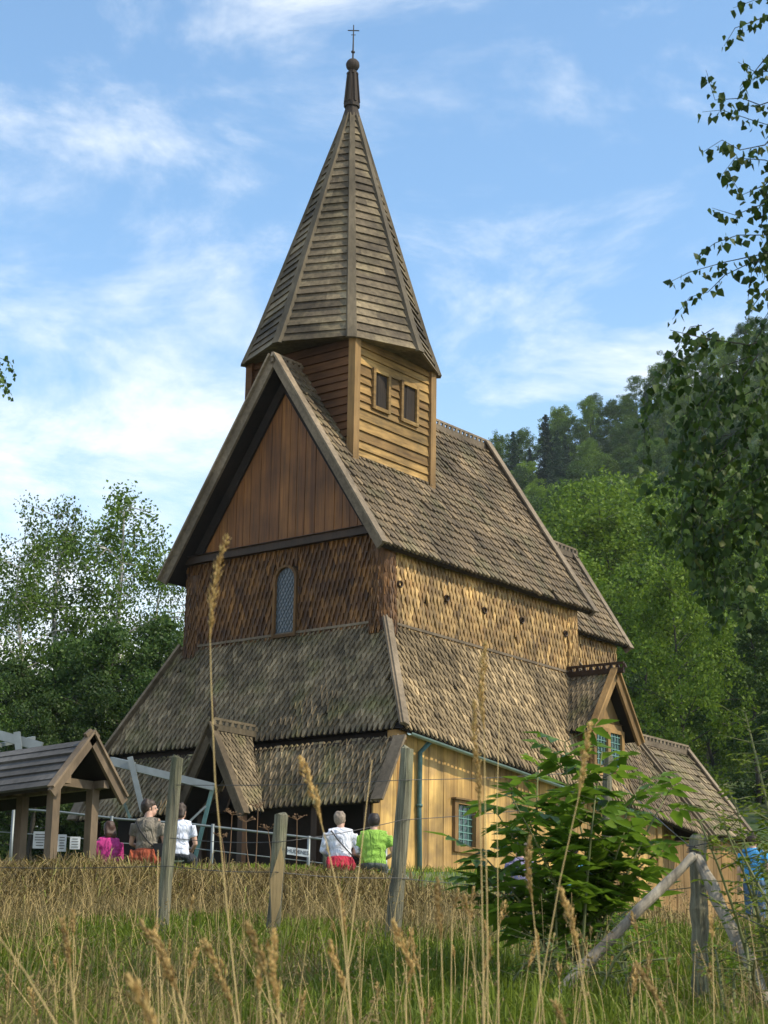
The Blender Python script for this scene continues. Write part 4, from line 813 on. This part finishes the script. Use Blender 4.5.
# forest on the hill
HT = [tree_mesh(21, 14, 4.2, 'broad', 17000, .115, M['bright'], .06), tree_mesh(22, 14, 4.0, 'birch', 17000, .11, M['bright'], .06), tree_mesh(23, 14, 4.4, 'broad', 15000, .12, M['birch'], .06), tree_mesh(24, 14, 4.2, 'broad', 15000, .12, M['deep'], .06), tree_mesh(25, 15, 3.0, 'spruce', 11000, .12, M['spruce'], .08), tree_mesh(26, 15, 3.5, 'birch', 9000, .14, M['birch'], .14)]
LB = ['round bright green tree in the forest', 'loose bright green birch in the forest', 'mid green broadleaf tree in the forest', 'dark green broadleaf tree in the forest', 'dark pointed spruce in the forest', 'thin-crowned tree on the upper forest slope']
KN_ = ['broadleaf_tree', 'birch_tree', 'broadleaf_tree', 'broadleaf_tree', 'spruce_tree', 'birch_tree']
placed = []; n_t = 0
def try_tree(s, t, kinds, hmin, hmax, sep):
    global n_t
    for a, b in placed:
        if (a-s)**2+(b-t)**2 < sep*sep: return
    placed.append((s, t)); k = random.choice(kinds); h_ = U(hmin, hmax); z = float(gh(s, t)); p = loc(s, t, z-.3)
    far = 'on the distant hillside' if t > 170 else ('on the nearer slope behind the church' if s/t > 0 else 'behind the church to the left')
    plant(KN_[k], p, HT[k], (h_/14*U(.9, 1.2), h_/14), U(0, 6.28), LB[k].replace('in the forest', far), 'tree', LB[k].replace(' in the forest', '')+'s '+far); n_t += 1
for i in range(2500):
    t = 84+(U(0, 1)**.8)*90; q = U(.015, .29)
    if n_t < 108: try_tree(q*t, t, [0, 0, 1, 1, 2, 2, 3], 11, 15.5, 4.9+t*.012)
for i in range(400):
    t = U(58, 84); q = U(.13, .29)
    if n_t < 122: try_tree(q*t, t, [0, 1, 2, 3], 8, 11, 5)
for i in range(3000):
    t = 172+U(0, 1)*150; q = U(.03, .30)
    if n_t < 275: try_tree(q*t, t, [0, 2, 2, 2, 3, 3, 4, 5, 1], 7, 11.5, 5.3)
for i in range(200):
    t = 75+U(0, 1)*120; q = U(-.3, .0)
    if n_t < 292: try_tree(q*t, t, [2, 3, 4], 8, 11, 7)
# skyline spruces
for px, py, t, w_ in ((513, 428, 290, 1.), (548, 408, 285, 1.1), (560, 425, 280, .9)):
    p = at(px, py, t); s, tt = st(p); z = float(gh(s, tt)); k = max(.55, (p[2]-z)/15); plant('spruce_tree', (p[0], p[1], p[2]-15*k), HT[4], (k*w_*1.2, k), U(0, 6), {513: 'leftmost pointed spruce on the skyline', 548: 'tallest pointed spruce on the skyline', 560: 'smaller spruce just right of the tallest skyline spruce'}[px], 'tree')

# near birch branches
def branchy(name, trunk_px, t, twigs, label, nl=.050, seed=3, leafw=.85):
    rs = random.Random(seed); tx = at(trunk_px, 700, t); s, tt = st(tx); o = thing(name, (tx[0], tx[1], float(gh(s, tt))), label, 'tree')
    tb_ = MB(); z0 = float(gh(s, tt)); tb_.tube([(tx[0], tx[1], z0-.3), (tx[0]+.05, tx[1], z0+3), (tx[0], tx[1]+.1, z0+6), (tx[0]+.1, tx[1], z0+8)], [.14, .12, .09, .05], 12); tb_.build('trunk', M['birchbark'], o, smooth=True)
    tw = MB(); vs = []; big = trunk_px > 768; hubs = []
    for y in ((-40, 60, 160, 255, 330, 400, 470) if big else (350, 372)):
        e = at(trunk_px+(825-trunk_px if big else (-45-trunk_px)), y, t+rs.uniform(-.5, .5)); st0 = V(tx[0], tx[1]+.05, max(z0+1.4, min(z0+7.6, e[2]-rs.uniform(.3, 1.1)))); m_ = (st0+e)/2+V(rs.gauss(0, .12), rs.gauss(0, .12), .18)
        tw.tube([st0, m_, e], [.035, .022, .010], 6); hubs += [m_, e]
    twigs = list(twigs)
    if big:
        for k in range(90):
            x0, y0 = rs.uniform(800, 1000), rs.uniform(-60, 500); twigs.append(([(x0, y0), (x0+rs.uniform(-40, 20), y0+rs.uniform(15, 50)), (x0+rs.uniform(-55, 25), y0+rs.uniform(60, 120))], .003, 55))
    for pl, r0, dens in twigs:
        dt = rs.uniform(-.45, .45); pts = [at(x, y, t+dt+(i*.02)) for i, (x, y) in enumerate(pl)]
        hb_ = min(hubs, key=lambda h: float(np.linalg.norm(h-pts[0])))
        if pl[0][0] > 775 or pl[0][0] < 5: md = (hb_+pts[0])/2+V(rs.gauss(0, .06), rs.gauss(0, .06), .06); tw.tube([hb_, md, pts[0]], [.007, .0055, r0], 5); pts = [md]+pts
        tw.tube(pts, [r0*(1-.75*i/(len(pts)-1)) for i in range(len(pts))], 5)
        for a, b in zip(pts[:-1], pts[1:]):
            n_ = max(1, int(np.linalg.norm(b-a)*dens*1.15))
            for k in range(n_):
                p = a+(b-a)*(k+rs.random())/n_; stalk = V(rs.gauss(0, 1), rs.gauss(0, 1), rs.gauss(-.5, .8)); stalk = unit(stalk)*rs.uniform(.015, .05); c = p+stalk
                d = unit(V(rs.gauss(0, .5), rs.gauss(0, .5), -1)); sd = unit(np.cross(d, V(rs.gauss(0, 1), rs.gauss(0, 1), .2))); nn = np.cross(d, sd); L_ = nl*rs.uniform(.65, 1.2); W = L_*leafw*.5
                cup = nn*W*.25
                vs.append([c, c+d*L_*.22+sd*W+cup, c+d*L_*.55+sd*W*.72+cup*.7, c+d*L_, c+d*L_*.55-sd*W*.72+cup*.7, c+d*L_*.22-sd*W+cup])
    tw.build('twigs', M['bark'], o)
    v = np.array(vs).reshape(-1, 3); n_ = len(vs); b = np.arange(n_)[:, None]*6; f_ = np.concatenate([b+np.array([[0, 1, 2, 3]]), b+np.array([[0, 3, 4, 5]])], 1).reshape(-1, 4)
    link('leaves', npmesh('leaves', v, f_, M['birchnear'], 4), o); return o
TW = [([(790, 10), (762, 18), (735, 28), (724, 46)], .005, 60), ([(790, -10), (760, -2), (733, 8)], .004, 60), ([(790, 40), (768, 55), (756, 70), (740, 90)], .006, 75), ([(790, 70), (755, 72), (738, 62)], .005, 60), ([(790, 95), (760, 105), (742, 98), (715, 100), (706, 70)], .005, 50),
      ([(785, 120), (765, 145), (740, 150), (722, 140), (703, 152)], .005, 70), ([(785, 130), (752, 120), (722, 110), (702, 112)], .004, 60), ([(788, 160), (765, 185), (742, 195), (726, 170)], .005, 75), ([(790, 190), (760, 205), (735, 215), (712, 208)], .005, 70), ([(790, 170), (765, 160), (735, 158), (722, 175)], .005, 75),
      ([(790, 215), (765, 235), (738, 235), (715, 243), (695, 258)], .005, 70), ([(790, 245), (758, 255), (725, 262), (690, 272), (668, 283)], .005, 55), ([(785, 262), (752, 262), (725, 275), (708, 292), (690, 297), (672, 320)], .004, 45), ([(788, 280), (765, 290), (750, 310), (745, 335)], .005, 70), ([(790, 290), (770, 310), (760, 325)], .005, 70),
      ([(790, 235), (770, 245), (752, 270), (748, 300)], .005, 75), ([(790, 140), (772, 165), (766, 200), (760, 230)], .006, 80), ([(790, 200), (772, 220), (768, 250), (764, 280)], .006, 80), ([(790, 60), (776, 90), (768, 130)], .006, 80),
      ([(790, 330), (750, 345), (715, 340), (690, 335), (670, 330)], .006, 75)]
rt_ = random.Random(5)
def lim(y): return np.interp(y, [335, 360, 390, 440, 480, 520, 560, 600, 625], [670, 652, 642, 628, 622, 668, 690, 705, 722])
for i in range(62):
    y0 = rt_.uniform(325, 560)**1.0; x0 = rt_.uniform(690, 800); ln = rt_.uniform(40, 130); x1 = x0-rt_.uniform(10, 75); y1 = y0+rt_.uniform(10, 75)
    if x1 < lim(y1): x1 = lim(y1)+rt_.uniform(0, 25)
    x2 = x1-rt_.uniform(-4, 12); y2 = y1+rt_.uniform(15, 65)
    if x2 < lim(min(y2, 620)): x2 = lim(min(y2, 620))
    if y2 > 632: continue
    TW.append(([(x0, y0), ((x0+x1)/2, (y0+y1)/2-8), (x1, y1), (x2, y2)], .003, rt_.uniform(50, 85)))
branchy('birch_tree', 1010, 9.0, TW, 'near birch whose leafy twigs hang in from the upper right edge')
branchy('birch_tree', -110, 14, [([(-30, 355), (0, 358), (10, 362), (16, 376)], .004, 90), ([(-30, 362), (0, 370), (5, 385)], .004, 120), ([(-30, 372), (-4, 378), (8, 385), (9, 396)], .004, 110), ([(-30, 365), (-8, 366), (4, 374)], .004, 120)], 'birch off the left edge with only a few leaf tips showing against the sky', seed=8, nl=.04)

# leafy shrub
def leaflet(vs, c, d, nn, L_, W):
    sd = np.cross(d, nn); cup = nn*W*.22; dr = -V(0, 0, 1)*L_*.12
    vs.append([c, c+d*L_*.35+sd*W+cup, c+d*L_*.72+sd*W*.6+cup*.5+dr*.5, c+d*L_+dr, c+d*L_*.72-sd*W*.6+cup*.5+dr*.5, c+d*L_*.35-sd*W+cup])
def shrub(name, base_px, t, stems, label, mat, Ls, nlf, seed, spread=.25):
    rs = random.Random(seed); b0 = at(*base_px, t); s, tt = st(b0); z0 = float(gh(s, tt)); o = thing(name, (b0[0], b0[1], z0), label, 'shrub'); sm = MB(); vs = []
    for (x, y, dx) in stems:
        tp = at(x, y, t+rs.uniform(-spread, spread)*2.2); st0 = V(b0[0]+rs.gauss(0, .12), b0[1]+rs.gauss(0, .12), z0-.05); mid = st0*.5+tp*.5+V(0, 0, .12)+RT0*(-dx)*.002; pts = [st0, st0*.75+tp*.25+V(0, 0, .1), mid, st0*.25+tp*.75+V(0, 0, .08), tp]
        sm.tube(pts, [.012, .010, .008, .006, .004], 6); Ltot = np.linalg.norm(tp-st0); nn_ = max(3, int(Ltot/(.085 if Ls < .15 else .145)))
        for k in range(nn_):
            q = (.22 if Ls < .15 else .3)+(.78 if Ls < .15 else .7)*(k+1)/nn_; kk = min(3.999, q*4); j = int(kk); c = pts[j]+(pts[j+1]-pts[j])*(kk-j)
            for sd_ in range(2):
                az = rs.uniform(0, 2*pi); d = unit(V(cos(az), sin(az), rs.uniform(.0, .6))); pl = rs.uniform(.08, .20); pe = c+d*pl; sm.tube([c, pe], [.003, .002], 3)
                nrm = unit(V(rs.gauss(0, .3), rs.gauss(0, .3), 1)); nrm = unit(nrm-d*(nrm@d)); sd = np.cross(d, nrm)
                for m_ in range(nlf):
                    if m_ == 0: dd = d; c_ = pe
                    else: g_ = (1 if m_ % 2 else -1); lv = (m_+1)//2; dd = unit(d*(.75-.25*lv)+sd*g_); c_ = pe-d*pl*.28*(lv-.6)
                    leaflet(vs, c_, unit(dd-V(0, 0, .15)), nrm, Ls*rs.uniform(.55, 1.15)*(1 if m_ == 0 else .85), Ls*rs.uniform(.16, .23))
    sm.build('stems', plain(name+'_stem', (.12, .13, .04), .7), o, smooth=True)
    v = np.array(vs).reshape(-1, 3); n_ = len(vs); b = np.arange(n_)[:, None]*6; f_ = np.concatenate([b+np.array([[0, 1, 2, 3]]), b+np.array([[0, 3, 4, 5]])], 1).reshape(-1, 4)
    link('leaves', npmesh('leaves', v, f_, mat, 4), o); return o
ss = [(565, 742, 0), (538, 768, 0), (602, 752, 0), (512, 798, 0), (480, 852, 0), (640, 785, 0), (664, 800, 0), (530, 825, 0), (595, 800, 0), (625, 830, 0), (555, 870, 0), (600, 880, 0), (640, 855, 0), (520, 885, 0), (568, 915, 0), (635, 905, 0), (572, 790, 0), (498, 815, 0), (660, 850, 0), (486, 880, 0), (505, 915, 0)]
shrub('leafy_shrub', (580, 1010), 10.5, ss, 'large bright green shrub with compound leaves before the south wall', M['shrub'], .18, 5, 4)
shrub('bramble_bush', (790, 1000), 9.0, [(735, 800, 0), (728, 835, 0), (715, 812, 0), (772, 815, 0), (700, 822, 0), (778, 790, 0), (768, 735, 0), (745, 712, 0), (790, 850, 0)], 'yellow-green bush with thin arching stems at the right edge', M['yellow'], .052, 5, 9)
for i, (bx, t, tops) in enumerate(((620, 9, [(600, 950), (640, 940), (620, 930), (655, 960), (590, 975)]), (545, 9.5, [(520, 955), (560, 950), (540, 940), (575, 965)]), (730, 8.5, [(715, 950), (745, 930), (755, 960), (735, 970)]))):
    shrub('weed_clump', (bx, 1060), t, [(x, y, 0) for x, y in tops], ['low green weeds under the propping pole', 'low green weeds left of the propping pole foot', 'low green weeds right of the corner post'][i], M['shrub'], .05, 3, 20+i)

# ------------------------------------------------------------------ grass
def blades(name, S, T, Hh, Wd_, lean, mat, label, off=0., droop=.35):
    n = len(S); z = gh(S, T)+off; B_ = CAM[None]+FH*T[:, None]+RT0*S[:, None]; B_[:, 2] = z
    az = rng.uniform(0, 2*pi, n); ld = np.stack([np.cos(az), np.sin(az), np.zeros(n)], 1); fa = rng.uniform(-.9, .9, n)
    sd = RT0[None]*np.cos(fa)[:, None]+FH[None]*np.sin(fa)[:, None]; le = (np.abs(rng.normal(0, 1, n))*lean)[:, None]; Z = np.array([0, 0, 1.])
    h = Hh[:, None]; wv = Wd_[:, None]
    p1 = B_+Z*h*.45+ld*h*le*.25; p2 = B_+Z*h*(.82-.25*np.minimum(le, 1.2)*droop)+ld*h*le*.65; p3 = B_+Z*h*(1-le*droop)+ld*h*le*1.15
    v = np.stack([B_-sd*wv, B_+sd*wv, p1-sd*wv*.9, p1+sd*wv*.9, p2-sd*wv*.6, p2+sd*wv*.6, p3-sd*wv*.12, p3+sd*wv*.12], 1).reshape(-1, 3)
    b = np.arange(n)[:, None]*8; f = np.concatenate([b+np.array([[0, 1, 3, 2]]), b+np.array([[2, 3, 5, 4]]), b+np.array([[4, 5, 7, 6]])], 1).reshape(-1, 4)
    o = link(name, npmesh(name, v, f, mat, 4)); tag(o, label, 'grass', kind='stuff'); return o
def scatter(n, t0, t1, hw=.36, pw=1.):
    T = t0+(t1-t0)*rng.random(n)**pw; S = rng.uniform(-1, 1, n)*(hw*T+.6); return S, T
def patchy(S, T, sc, thr, seed):
    r2 = np.random.default_rng(seed); v = np.zeros(len(S))
    for k in range(5): a, b, c = r2.uniform(-1, 1, 3)*sc; v += np.sin(S*a*2.2+T*b*1.6+c*7)
    return v > thr
S, T = scatter(96000, 3.2, 19.6, pw=1.); k = patchy(S, T, 1.2, -3.2, 1); S, T = S[k], T[k]; n = len(S)
blades('green_grass', S, T, rng.uniform(.10, .28, n)*np.interp(T, [4, 10, 14, 19], [1.1, .9, .7, .6]), .0022+.00024*T*rng.uniform(.6, 1.4, n), .55, M['grass'], 'green meadow grass covering the foreground slope')
S, T = scatter(29000, 4., 18.8, pw=.9); k = patchy(S, T, 1.0, -.6, 2); S, T = S[k], T[k]; n = len(S)
blades('dry_grass', S, T, rng.uniform(.15, .5, n)*np.interp(T, [4, 9, 14, 19], [1.05, .9, .8, .85]), .0012+.00011*T, .7, M['hay'], 'dry straw-coloured stems among the green grass', droop=.45)
S, T = scatter(60000, 18.2, 21.7, pw=.8); n = len(S)
tus = 1+(T < 20.2)*(.75*patchy(S, T, 2.6, 1.6, 9)*rng.random(n)+.5*patchy(S, T, 6., 1.8, 10))
blades('bank_straw', S, T, tus*rng.uniform(.10, .45, n)*np.interp(T, [19, 20.5, 21.3], [.8, .9, .30]), .004+.006*rng.random(n)**2, 1.3, M['bankhay'], 'matted dry straw hanging over the steep bank', droop=.7)
S, T = scatter(34000, 21.5, 38, .5); n = len(S)
blades('churchyard_grass', S, T, rng.uniform(.04, .12, n), .004+.003*rng.random(n), .5, M['grass'], 'short grass of the churchyard behind the bank')
# fine panicle grass (uncountable, airy)
n = 650; S, T = scatter(n, 5.5, 17, .27); mb = MB(); vs = []
for s, t in zip(S, T):
    z = float(gh(s, t)); h_ = U(.3, .62); b = loc(s, t, z); ln = V(U(-1, 1), U(-1, 1), 0)*.16; tp = b+ln+V(0, 0, h_); mb.tube([b, b*.5+tp*.5+V(0, 0, .02)-ln*.15, tp], [.0016, .0013, .0009], 3, False)
    for k in range(16):
        q = 1-U(0, .32); c = b+(tp-b)*q+V(U(-1, 1), U(-1, 1), U(-.6, .4))*.022*(1.25-q)*3; vs.append(c)
o = mb.build('panicle_grass', [M['stem']]); tag(o, 'slender pale stems of panicle grass over the meadow', 'grass', kind='stuff')
o = link('panicle_heads', leaves('panicle_heads', vs, .0085, M['hay'], .5)); tag(o, 'airy pale seed panicles over the meadow', 'grass', kind='stuff')

# individual seed-head stalks close to the camera
def stalk(hd_, stem, t, wpx, label, dens=1., lumps=True):
    """hd_: list of (x,y) along the head, top first; stem: list of (x,y) from the head down"""
    if not hd_: pth = [at(x, y, t) for x, y in stem]; b = pth[-1]
    pts = [at(x, y, t) for x, y in (stem if not hd_ else [hd_[-1]]+stem)]; b = pts[-1]; s, tt = st(b); g0 = float(gh(s, tt))
    if b[2] > g0: pts.append(V(b[0], b[1], g0-.03)+ (pts[-1]-pts[-2])*V(1, 1, 0)*.4)
    o = thing('seed_stalk', (b[0], b[1], min(g0, b[2])), label, 'grass stalk', 'tall dry grass stalks in the foreground'); mb = MB()
    full = ([at(x, y, t) for x, y in hd_[:-1]] if hd_ else [])+pts; mb.tube(full, [max(.0009, .0022*(i+1)/len(full)) for i in range(len(full))], 6); mb.build('stem', M['stem'], o, smooth=True)
    if hd_:
        hp = [at(x, y, t) for x, y in hd_]; seg = [np.linalg.norm(b_-a_) for a_, b_ in zip(hp[:-1], hp[1:])]; Lt = sum(seg); wr = wpx/2*t/CF; mb = MB(); nsp = int(Lt/.0011*dens); ph = U(0, 6)
        for k in range(nsp):
            q = (k+U(0, 1))/nsp*Lt; j = 0
            while j < len(seg)-1 and q > seg[j]: q -= seg[j]; j += 1
            ax = unit(hp[j+1]-hp[j]); c = hp[j]+(hp[j+1]-hp[j])*min(1, q/seg[j]); fr = k/nsp
            lump = (.45+.75*abs(sin(fr*Lt/.022*1.0+ph)))*(math.sin(pi*min(1, fr*1.02+.06))**.45) if lumps else math.sin(pi*min(1, fr+.04))**.5
            a_ = U(0, 2*pi); e1 = unit(np.cross(ax, (0, 0, 1) if abs(ax[2]) < .9 else (1, 0, 0))); e2 = np.cross(ax, e1); rd = e1*cos(a_)+e2*sin(a_)
            c2 = c+rd*wr*lump*U(.2, .85); d = unit(-ax*1.0+rd*.45)*.0075; sd = np.cross(d, rd); sd = unit(sd)*.0030; th_ = rd*.0022
            mb.add([c2-d, c2+sd, c2+th_, c2-sd, c2+d], [(0, 1, 2), (0, 2, 3), (4, 2, 1), (4, 3, 2), (0, 3, 1), (4, 1, 3)])
        mb.build('seed_head', M['seed'], o)
    return o
stalk([(228, 536), (219, 560), (213, 590), (210, 636)], [(211, 680), (215, 780), (226, 900), (240, 1030)], 4.2, 13, 'tallest dry grass stalk, rising in front of the west gable')
stalk([(486, 642), (482, 668), (481, 700), (484, 728)], [(485, 800), (487, 900), (488, 1030)], 4.4, 13, 'twin-topped dry stalk with a long head in front of the aisle roof')
stalk([(475, 700), (474, 735), (478, 770), (480, 812)], [(482, 900), (484, 1030)], 4.3, 10, 'dry stalk with a narrow head just left of the twin-topped stalk')
stalk([(590, 722), (585, 755), (579, 795)], [(560, 880), (533, 1030)], 4.5, 11, 'dry stalk leaning right in front of the shrub top')
stalk([(300, 757), (308, 778), (316, 798), (321, 822)], [(327, 845), (340, 900), (352, 1030)], 4.4, 13, 'dry stalk with a plump drooping head below the gallery roof')
stalk([(62, 918), (66, 940), (70, 968)], [(76, 1030)], 4.0, 12, 'dry seed head at far left of the meadow')
stalk([(139, 922), (158, 945), (178, 992)], [(190, 1030)], 3.8, 15, 'arched brown seed head left of the leaning post foot')
stalk([(152, 930), (165, 960), (172, 985)], [(180, 1030)], 3.9, 12, 'slimmer seed head beside the arched brown one')
stalk([(203, 940), (215, 962), (232, 1005)], [(240, 1040)], 3.8, 15, 'dark brown lumpy seed head bending right')
stalk([(246, 922), (255, 945), (266, 975)], [(276, 1040)], 3.6, 16, 'pale lumpy seed head left of the split post')
stalk([(274, 930), (272, 962), (278, 1005)], [(282, 1050)], 3.4, 15, 'straight pale seed head in front of the split post')
stalk([(258, 966), (259, 990)], [(262, 1040)], 3.6, 11, 'short brown seed tuft below the pale lumpy head')
stalk([(437, 878), (438, 905), (441, 940)], [(444, 1030)], 4.6, 10, 'narrow upright seed head right of the thick post')
stalk([(393, 920), (402, 945), (414, 972)], [(424, 1030)], 4.0, 13, 'tan seed head leaning right below the thick post')
stalk([(464, 896), (468, 915)], [(474, 960), (478, 1030)], 4.8, 10, 'small tan seed tuft between the twin stalks and the thick post')
stalk([(560, 888), (569, 912), (578, 948)], [(590, 1030)], 4.0, 12, 'tan seed head crossing the propping pole')
stalk([(530, 836), (527, 865), (532, 900)], [(538, 960), (545, 1030)], 4.6, 9, 'narrow knotted seed head left of the shrub')
stalk([(636, 964), (650, 985), (664, 1012)], [(672, 1040)], 3.9, 11, 'pale seed head right of the propping pole')
stalk([(128, 975), (142, 1000), (158, 1040)], [(170, 1070)], 2.5, 20, 'large blurred seed head nearest the camera, bottom left')
stalk([(338, 888), (342, 912), (346, 935)], [(352, 1030)], 4.8, 10, 'brown seed head standing between the split post and thick post')
stalk([(553, 1000), (560, 1012), (566, 1030)], [(575, 1050)], 3.8, 10, 'low seed tuft at the foot of the propping pole')
stalk([(330, 940), (336, 965), (345, 990)], [(352, 1040)], 4.1, 11, 'drooping brown seed head right of the split post')
stalk([], [(-6, 930), (25, 972), (62, 1034)], 3.2, 1, 'bare yellow stem slanting up at the bottom left corner')
stalk([], [(500, 700), (497, 800), (499, 1030)], 5.2, 1, 'bare straight yellow stem right of the twin stalks')
stalk([], [(372, 760), (340, 1030)], 5.0, 1, 'thin bare stem slanting in front of the lime T-shirt')
stalk([], [(158, 850), (157, 960), (159, 1030)], 4.8, 1, 'bare straight yellow stem left of the leaning post')
for i in range(46):
    t_ = U(4.6, 9.5); x_ = U(-20, 790); y_ = U(905, 1000)-(30 if U(0, 1) < .2 else 0); ln_ = U(90, 200)/t_*1.0; dx = U(-.35, .35)*ln_; w_ = U(42, 62)/t_
    stalk([(x_, y_), (x_+dx*.35, y_+ln_*.5), (x_+dx*.9, y_+ln_)], [(x_+dx*1.3, y_+ln_*1.9), (x_+dx*1.6+U(-6, 6), 1045)], t_, w_, 'slim dry grass stalk with a small tan seed head among many alike in the meadow', dens=.8)
# dead umbels behind the bank top
def umbel(px, top, bot, t, label):
    o = thing('dead_umbel_plant', at(px, bot, t), label, 'dead plant', 'dead umbel plants on the bank'); mb = MB(); a, b = at(px, top, t), at(px+U(-4, 4), bot+6, t); mb.tube([b, (a+b)/2+RT0*U(-.02, .02), a], [.008, .006, .004], 5); mb.build('stem', M['umbel'], o)
    mb = MB()
    for k in range(9):
        az = U(0, 2*pi); e = a+V(cos(az), sin(az), 0)*U(.04, .11)+V(0, 0, U(.02, .07)); mb.tube([a, e], [.003, .002], 3)
        for j in range(4): mb.ell(e+V(U(-1, 1), U(-1, 1), U(-.4, .4))*.018, .008, .008, .006, 5, 4)
    mb.build('umbel', M['umbel'], o)
for i, (px, a, b) in enumerate(((232, 815, 866), (246, 822, 866), (258, 808, 868), (268, 830, 866), (222, 838, 864), (297, 820, 870))):
    umbel(px, a, b, 20.6, ['dead brown umbel left of the split post', 'low dead umbel in the middle of the group', 'tallest dead umbel before the dark gallery', 'dead umbel touching the split post', 'smallest dead umbel nearest the woman in a T-shirt', 'dead umbel above the white sign'][i])

# ------------------------------------------------------------------ haze
mb = MB(); c = loc(0, 650, 0); top = 165.; mb.box((c[0], c[1], top/2-3), FH*900, -RT0*2600, (0, 0, top/2+3)); m = bpy.data.materials.new('summer_haze'); m.use_nodes = True; nt = m.node_tree; nt.nodes.clear()
o_ = nt.nodes.new('ShaderNodeOutputMaterial'); pv = nt.nodes.new('ShaderNodeVolumePrincipled'); pv.inputs['Color'].default_value = (.80, .90, 1, 1); pv.inputs['Density'].default_value = .00012; pv.inputs['Density Attribute'].default_value = ''; m.cycles.homogeneous_volume = True; scene.cycles.volume_bounces = 0; nt.links.new(pv.outputs[0], o_.inputs['Volume'])
tag(mb.build('haze', m), 'thin blue summer haze over the valley', 'haze', kind='stuff')
